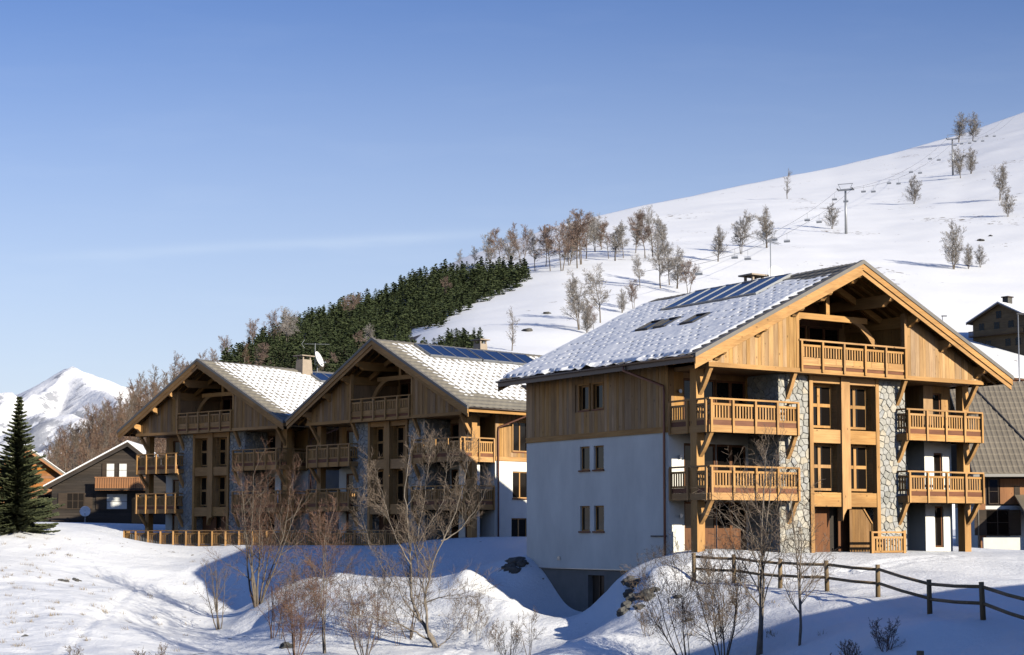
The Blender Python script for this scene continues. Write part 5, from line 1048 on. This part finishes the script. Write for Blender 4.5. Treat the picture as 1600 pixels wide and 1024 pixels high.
if len(pts) > 300:
    mb = MB(); src = [(m_, np.array([v.co[:] for v in m_.vertices]), [tuple(f.vertices) for f in m_.polygons]) for m_ in PINES]
    for px, py in pts[300:]:
        p = hit(px, py, 150); s_ = rnd.uniform(16, 25) * p.y / F / 10; m_, vv, ff = rnd.choice(src); a = rnd.uniform(0, 6.28); c_, sn = math.cos(a), math.sin(a); b = len(mb.v)
        mb.v += [(p.x + s_ * (x * c_ - y * sn), p.y + s_ * (x * sn + y * c_), p.z + s_ * z) for x, y, z in vv.tolist()]; mb.f += [tuple(b + i for i in f) for f in ff]; mb.m += [0] * len(ff)
    tag(mb.build('pine_wood', 'pine_needles'), 'dense dark green mass of the pine wood higher up the hillside', 'wood', kind='stuff')
# leafless larch and birch wood on the valley side
for i in range(3): PROT.setdefault('w', []).append(proto(300 + i, 1, 10, .16, ('twig_red', 'twig_brown', 'twig_wood')[i], 'bark_pale', kids=(22, 9, 5), spread=.08, up=.10, shorten=(.31, .42, .5), start=.22))
lp, rl = wood_points([(62, 748), (110, 708), (180, 660), (230, 640), (300, 600), (350, 572), (345, 640), (290, 660), (290, 770), (62, 775)], 11.6, 9)
lp.sort(key=lambda q: -q[1])
for px, py in lp[:300]: hill_tree(px, py, rl.uniform(46, 70), 'w', 'leafless brown tree in the wood on the valley side', 'leafless trees of the valley-side wood', rl, 140, 'larch_tree')
print('POINTS', len(pts), len(lp))
# mixed bare trees along the wood's skyline and among the pines
for i, (px, py, h, k) in enumerate(sorted([(358, 560, 48, 'g'), (372, 555, 40, 'g'), (350, 575, 46, 'r'), (395, 545, 42, 'r'), (430, 520, 40, 'r'), (432, 545, 56, 'r'), (448, 540, 50, 'g'), (545, 500, 36, 'r'), (555, 490, 30, 'r'), (700, 470, 36, 'r'), (415, 590, 50, 'r'), (400, 595, 55, 'w'), (380, 585, 50, 'w'), (385, 600, 45, 'w'), (565, 560, 40, 'r'), (580, 545, 36, 'g'), (505, 600, 40, 'w'), (515, 590, 36, 'r'), (335, 590, 45, 'w'), (340, 600, 50, 'w'), (450, 545, 52, 'g')])):
    hill_tree(px, py, h, k, ORD[i] + ' bare tree from the left standing among the pines', 'bare trees among the pines', rt, 140)
# tall spruce at the left edge, and neighbours
def spruce(px, py, hpx, rpx, seed, label, d):
    q = at(px, py, d); z = gh(q.x, d); h = (z + .0, ); H = hpx * d / F; t = thing('spruce_tree', (q.x, d, z), 0, label, 'tree')
    MB().tube([(0, 0, -.4), (0, 0, H * .5), (0, 0, H)], [.17, .1, .01], 8).build('trunk', 'bark_grey', t, True)
    conifer_mesh(seed, H, rpx * d / F, 33, 16, 'spruce_needles', 3.5, .04, .42, .9).build('crown', 'spruce_needles', t)
spruce(26, 822, 208, 56, 401, 'tall dark spruce at the picture\'s left edge before the orange house', 100)
spruce(-30, 826, 120, 46, 402, 'shorter spruce cut off by the picture\'s left edge', 99)

# ---------------------------------------------------------------- chair lift
def lift():
    T = [hit(1322, 366, 200), hit(1489, 274, 200)]; tw = []
    d = (T[1] - T[0]); dh = Vector((d.x, d.y, 0)).normalized(); yaw = math.atan2(dh.y, dh.x)
    for i, (p, hp, lab) in enumerate(((T[0], 70, 'lower steel lift tower with crossarm on the slope'), (T[1], 58, 'upper steel lift tower near the skyline'))):
        h = hp * p.y / F; t = thing('lift_tower', p, yaw, lab, 'lift tower', 'chair lift towers'); MB().tube([(0, 0, -1), (0, 0, h)], [.62, .42], 10).build('mast', 'steel', t, True)
        MB().box(-.35, .35, -3.3, 3.3, h - .3, h + .35).build('crossarm', 'steel', t)
        fr = MB(); 
        for s_ in (-1, 1): fr.tube([(0, s_ * 2.0, h + .35), (0, s_ * 3.1, h + 2.7)], .13, 5)
        fr.tube([(0, -3.3, h + 2.7), (0, 3.3, h + 2.7)], .16, 5); fr.build('service_frame', 'steel', t)
        for s_ in (-1, 1): MB().box(-2.3, 2.3, s_ * 3.2 - .2, s_ * 3.2 + .2, h + .1, h + .55).build('sheave_train', 'dark_iron', t)
        tw.append(p + Vector((0, 0, h + .35)))
    nrm = Vector((-dh.y, dh.x, 0)) * 3.2; step = tw[1] - tw[0]; ends = [tw[0] - step * 1.0, tw[0], tw[1], tw[1] + step * .9]
    e0 = hit(1020, 478, 200); ends[0] = e0 + Vector((0, 0, 9)); ends[0] = tw[0] + (ends[0] - tw[0]); ends[3] = tw[1] + Vector((step.x, step.y, step.z * .95))
    def pos(t):   # 0..3
        i = min(int(t), 2); f = t - i; p = ends[i].lerp(ends[i + 1], f); p = p.copy(); p.z -= 4 * f * (1 - f) * (ends[i + 1] - ends[i]).length * .018; return p
    for s_, lab in ((-1, 'near haul rope of the chair lift climbing the slope'), (1, 'far haul rope of the chair lift climbing the slope')):
        mb = MB().tube([pos(i / 12) + nrm * s_ for i in range(37)], .05, 4); tag(mb.build('haul_rope', 'dark_iron'), lab, 'cable', 'haul ropes of the chair lift')
    c = thing('lift_chair', (0, 0, 0), yaw, 'empty grey chair hanging from the chair lift rope', 'lift chair', 'chairs hanging on the lift')
    MB().tube([(0, 0, 0), (.1, 0, -1.2), (.1, 0, -2.6)], .07, 5).build('hanger', 'steel', c); MB().box(-.25, .45, -1.25, 1.25, -3.75, -3.6).build('seat', 'steel', c); MB().box(-.32, -.24, -1.25, 1.25, -3.6, -2.95).build('backrest', 'steel', c)
    fr = MB().tube([(.1, -1.25, -3.65), (.1, -1.25, -2.6), (.1, 1.25, -2.6), (.1, 1.25, -3.65)], .06, 5); fr.build('side_frame', 'steel', c)
    first = True
    for s_ in (-1, 1):
        for i in range(14):
            t = .12 + i * .205 + (.03 if s_ > 0 else 0)
            if t > 2.75 or abs(t - round(t)) < .02: continue
            o = c if first else copy_tree(c); first = False; o.scale = (.85,) * 3; o.location = pos(t) + nrm * s_; o['label'] = ORD[i] + ' grey chair up the ' + ('near' if s_ < 0 else 'far') + ' rope of the chair lift'
lift()
for px, py, h, lab, y in ((1592, 556, 66, 'tall slim street lamp in front of the hillside chalet', 210), (1473, 520, 26, 'small street lamp peeking above the gable roof', 300)):
    p = at(px, py, y); z = gh(p.x, y); H = (p.z - z) + h * y / F; t = thing('street_lamp', (p.x, y, z), 0, lab, 'street lamp', 'street lamps'); MB().tube([(0, 0, -.5), (0, 0, H)], [.11, .07], 7).build('pole', 'steel', t, True); MB().box(-.15, .75, -.14, .14, H - .05, H + .12).build('lamp_head', 'dark_iron', t)

# ---------------------------------------------------------------- rocks, dry grass
def rock(p, s_, seed, label, group, snow=True):
    rnd = random.Random(seed); me = bpy.data.meshes.new('boulder'); import bmesh; bm = bmesh.new(); bmesh.ops.create_icosphere(bm, subdivisions=3, radius=1)
    sx, sy, sz = s_ * rnd.uniform(.8, 1.35), s_ * rnd.uniform(.8, 1.2), s_ * rnd.uniform(.55, .9); o_ = Vector((seed * 3.1, seed * 1.7, 0))
    for v in bm.verts:
        n = mnoise.noise(v.co * 1.1 + o_) * .45 + mnoise.noise(v.co * 2.9 + o_) * .2; c = v.co * (1 + n); c = Vector((round(c.x * 2.2) / 2.2 * .5 + c.x * .5, round(c.y * 2.2) / 2.2 * .5 + c.y * .5, c.z)); v.co = Vector((c.x * sx, c.y * sy, c.z * sz))
    bm.to_mesh(me); bm.free(); me.materials.append(MATS['boulder']); o = link('boulder', me); o.location = p; o.rotation_euler = (0, 0, rnd.uniform(0, 6.28)); tag(o, label, 'rock', group)
rr = random.Random(5)
for i, (px, py, s_) in enumerate([(984, 908, .26), (996, 914, .34), (984, 926, .30), (994, 934, .36), (1010, 929, .26), (1022, 926, .22), (982, 948, .30), (1002, 950, .22), (1060, 938, .2), (1078, 972, .16), (1016, 940, .22), (976, 958, .26)]):
    p = hit(px, py, 58); rock(p - Vector((0, 0, s_ * .25)), s_, i + 1, ORD[i] + ' jagged boulder, counted down the bank beside the basement door', 'boulders in the bank by the basement door')
for i, (px, py, s_) in enumerate([(812, 874, .5), (802, 884, .42), (818, 882, .4), (792, 888, .3), (806, 896, .3)]):
    p = hit(px, py, 70); rock(p - Vector((0, 0, s_ * .45)), s_, i + 40, ORD[i] + ' dark rock in shaded snow at the largest chalet\'s far corner', 'rocks at the far corner of the largest chalet')
for px, py, s_, lab in ((824, 518, .95, 'boulder on the open slope right of the lone larch'), (1533, 377, 1.3, 'small rock high on the slope at right'), (1548, 370, .8, 'smallest rock high on the slope at right'), (855, 492, .9, 'flat rock on the open slope above the lone larch')):
    p = hit(px, py, 150); rock(p, s_, int(px), lab, None)
rock(hit(40, 994, 60) - Vector((0, 0, .1)), .2, 91, 'brown stone low on the sunny bank', None); rock(hit(98, 908, 70) - Vector((0, 0, .15)), .3, 92, 'tan stone pair higher on the sunny bank', None); rock(hit(118, 908, 70) - Vector((0, 0, .15)), .32, 93, 'larger tan stone right of the pair on the sunny bank', None)
rock(hit(448, 1012, 60), .3, 94, 'dark root stump at the foot of the gully', None)
def tufts():
    rnd = random.Random(3); mb = MB()
    for k in range(120):
        px = abs(rnd.gauss(0, 85)); py = rnd.uniform(835, 1020)
        if k % 5 == 0: px = rnd.uniform(0, 320); py = rnd.uniform(900, 1020)
        if k % 9 == 0: px = rnd.uniform(980, 1290); py = rnd.uniform(915, 1015)
        c = hit(px, py, 44)
        for j in range(rnd.randint(5, 22)):
            a = rnd.uniform(0, 6.28); r_ = rnd.uniform(0, .22); b = c + Vector((math.cos(a) * r_, math.sin(a) * r_, -.04)); h = rnd.uniform(.06, .24); l = Vector((rnd.uniform(-.7, .7), rnd.uniform(-.7, .7), 1)) * h; s_ = Vector((rnd.uniform(-1, 1), rnd.uniform(-1, 1), 0)).normalized() * .012
            n = len(mb.v); mb.v += [tuple(b - s_), tuple(b + s_), tuple(b + l)]; mb.face((n, n + 1, n + 2))
    tag(mb.build('dry_grass', 'dry_grass'), 'dry grass tips poking through the thin snow of the bank', 'grass', kind='stuff')
tufts()
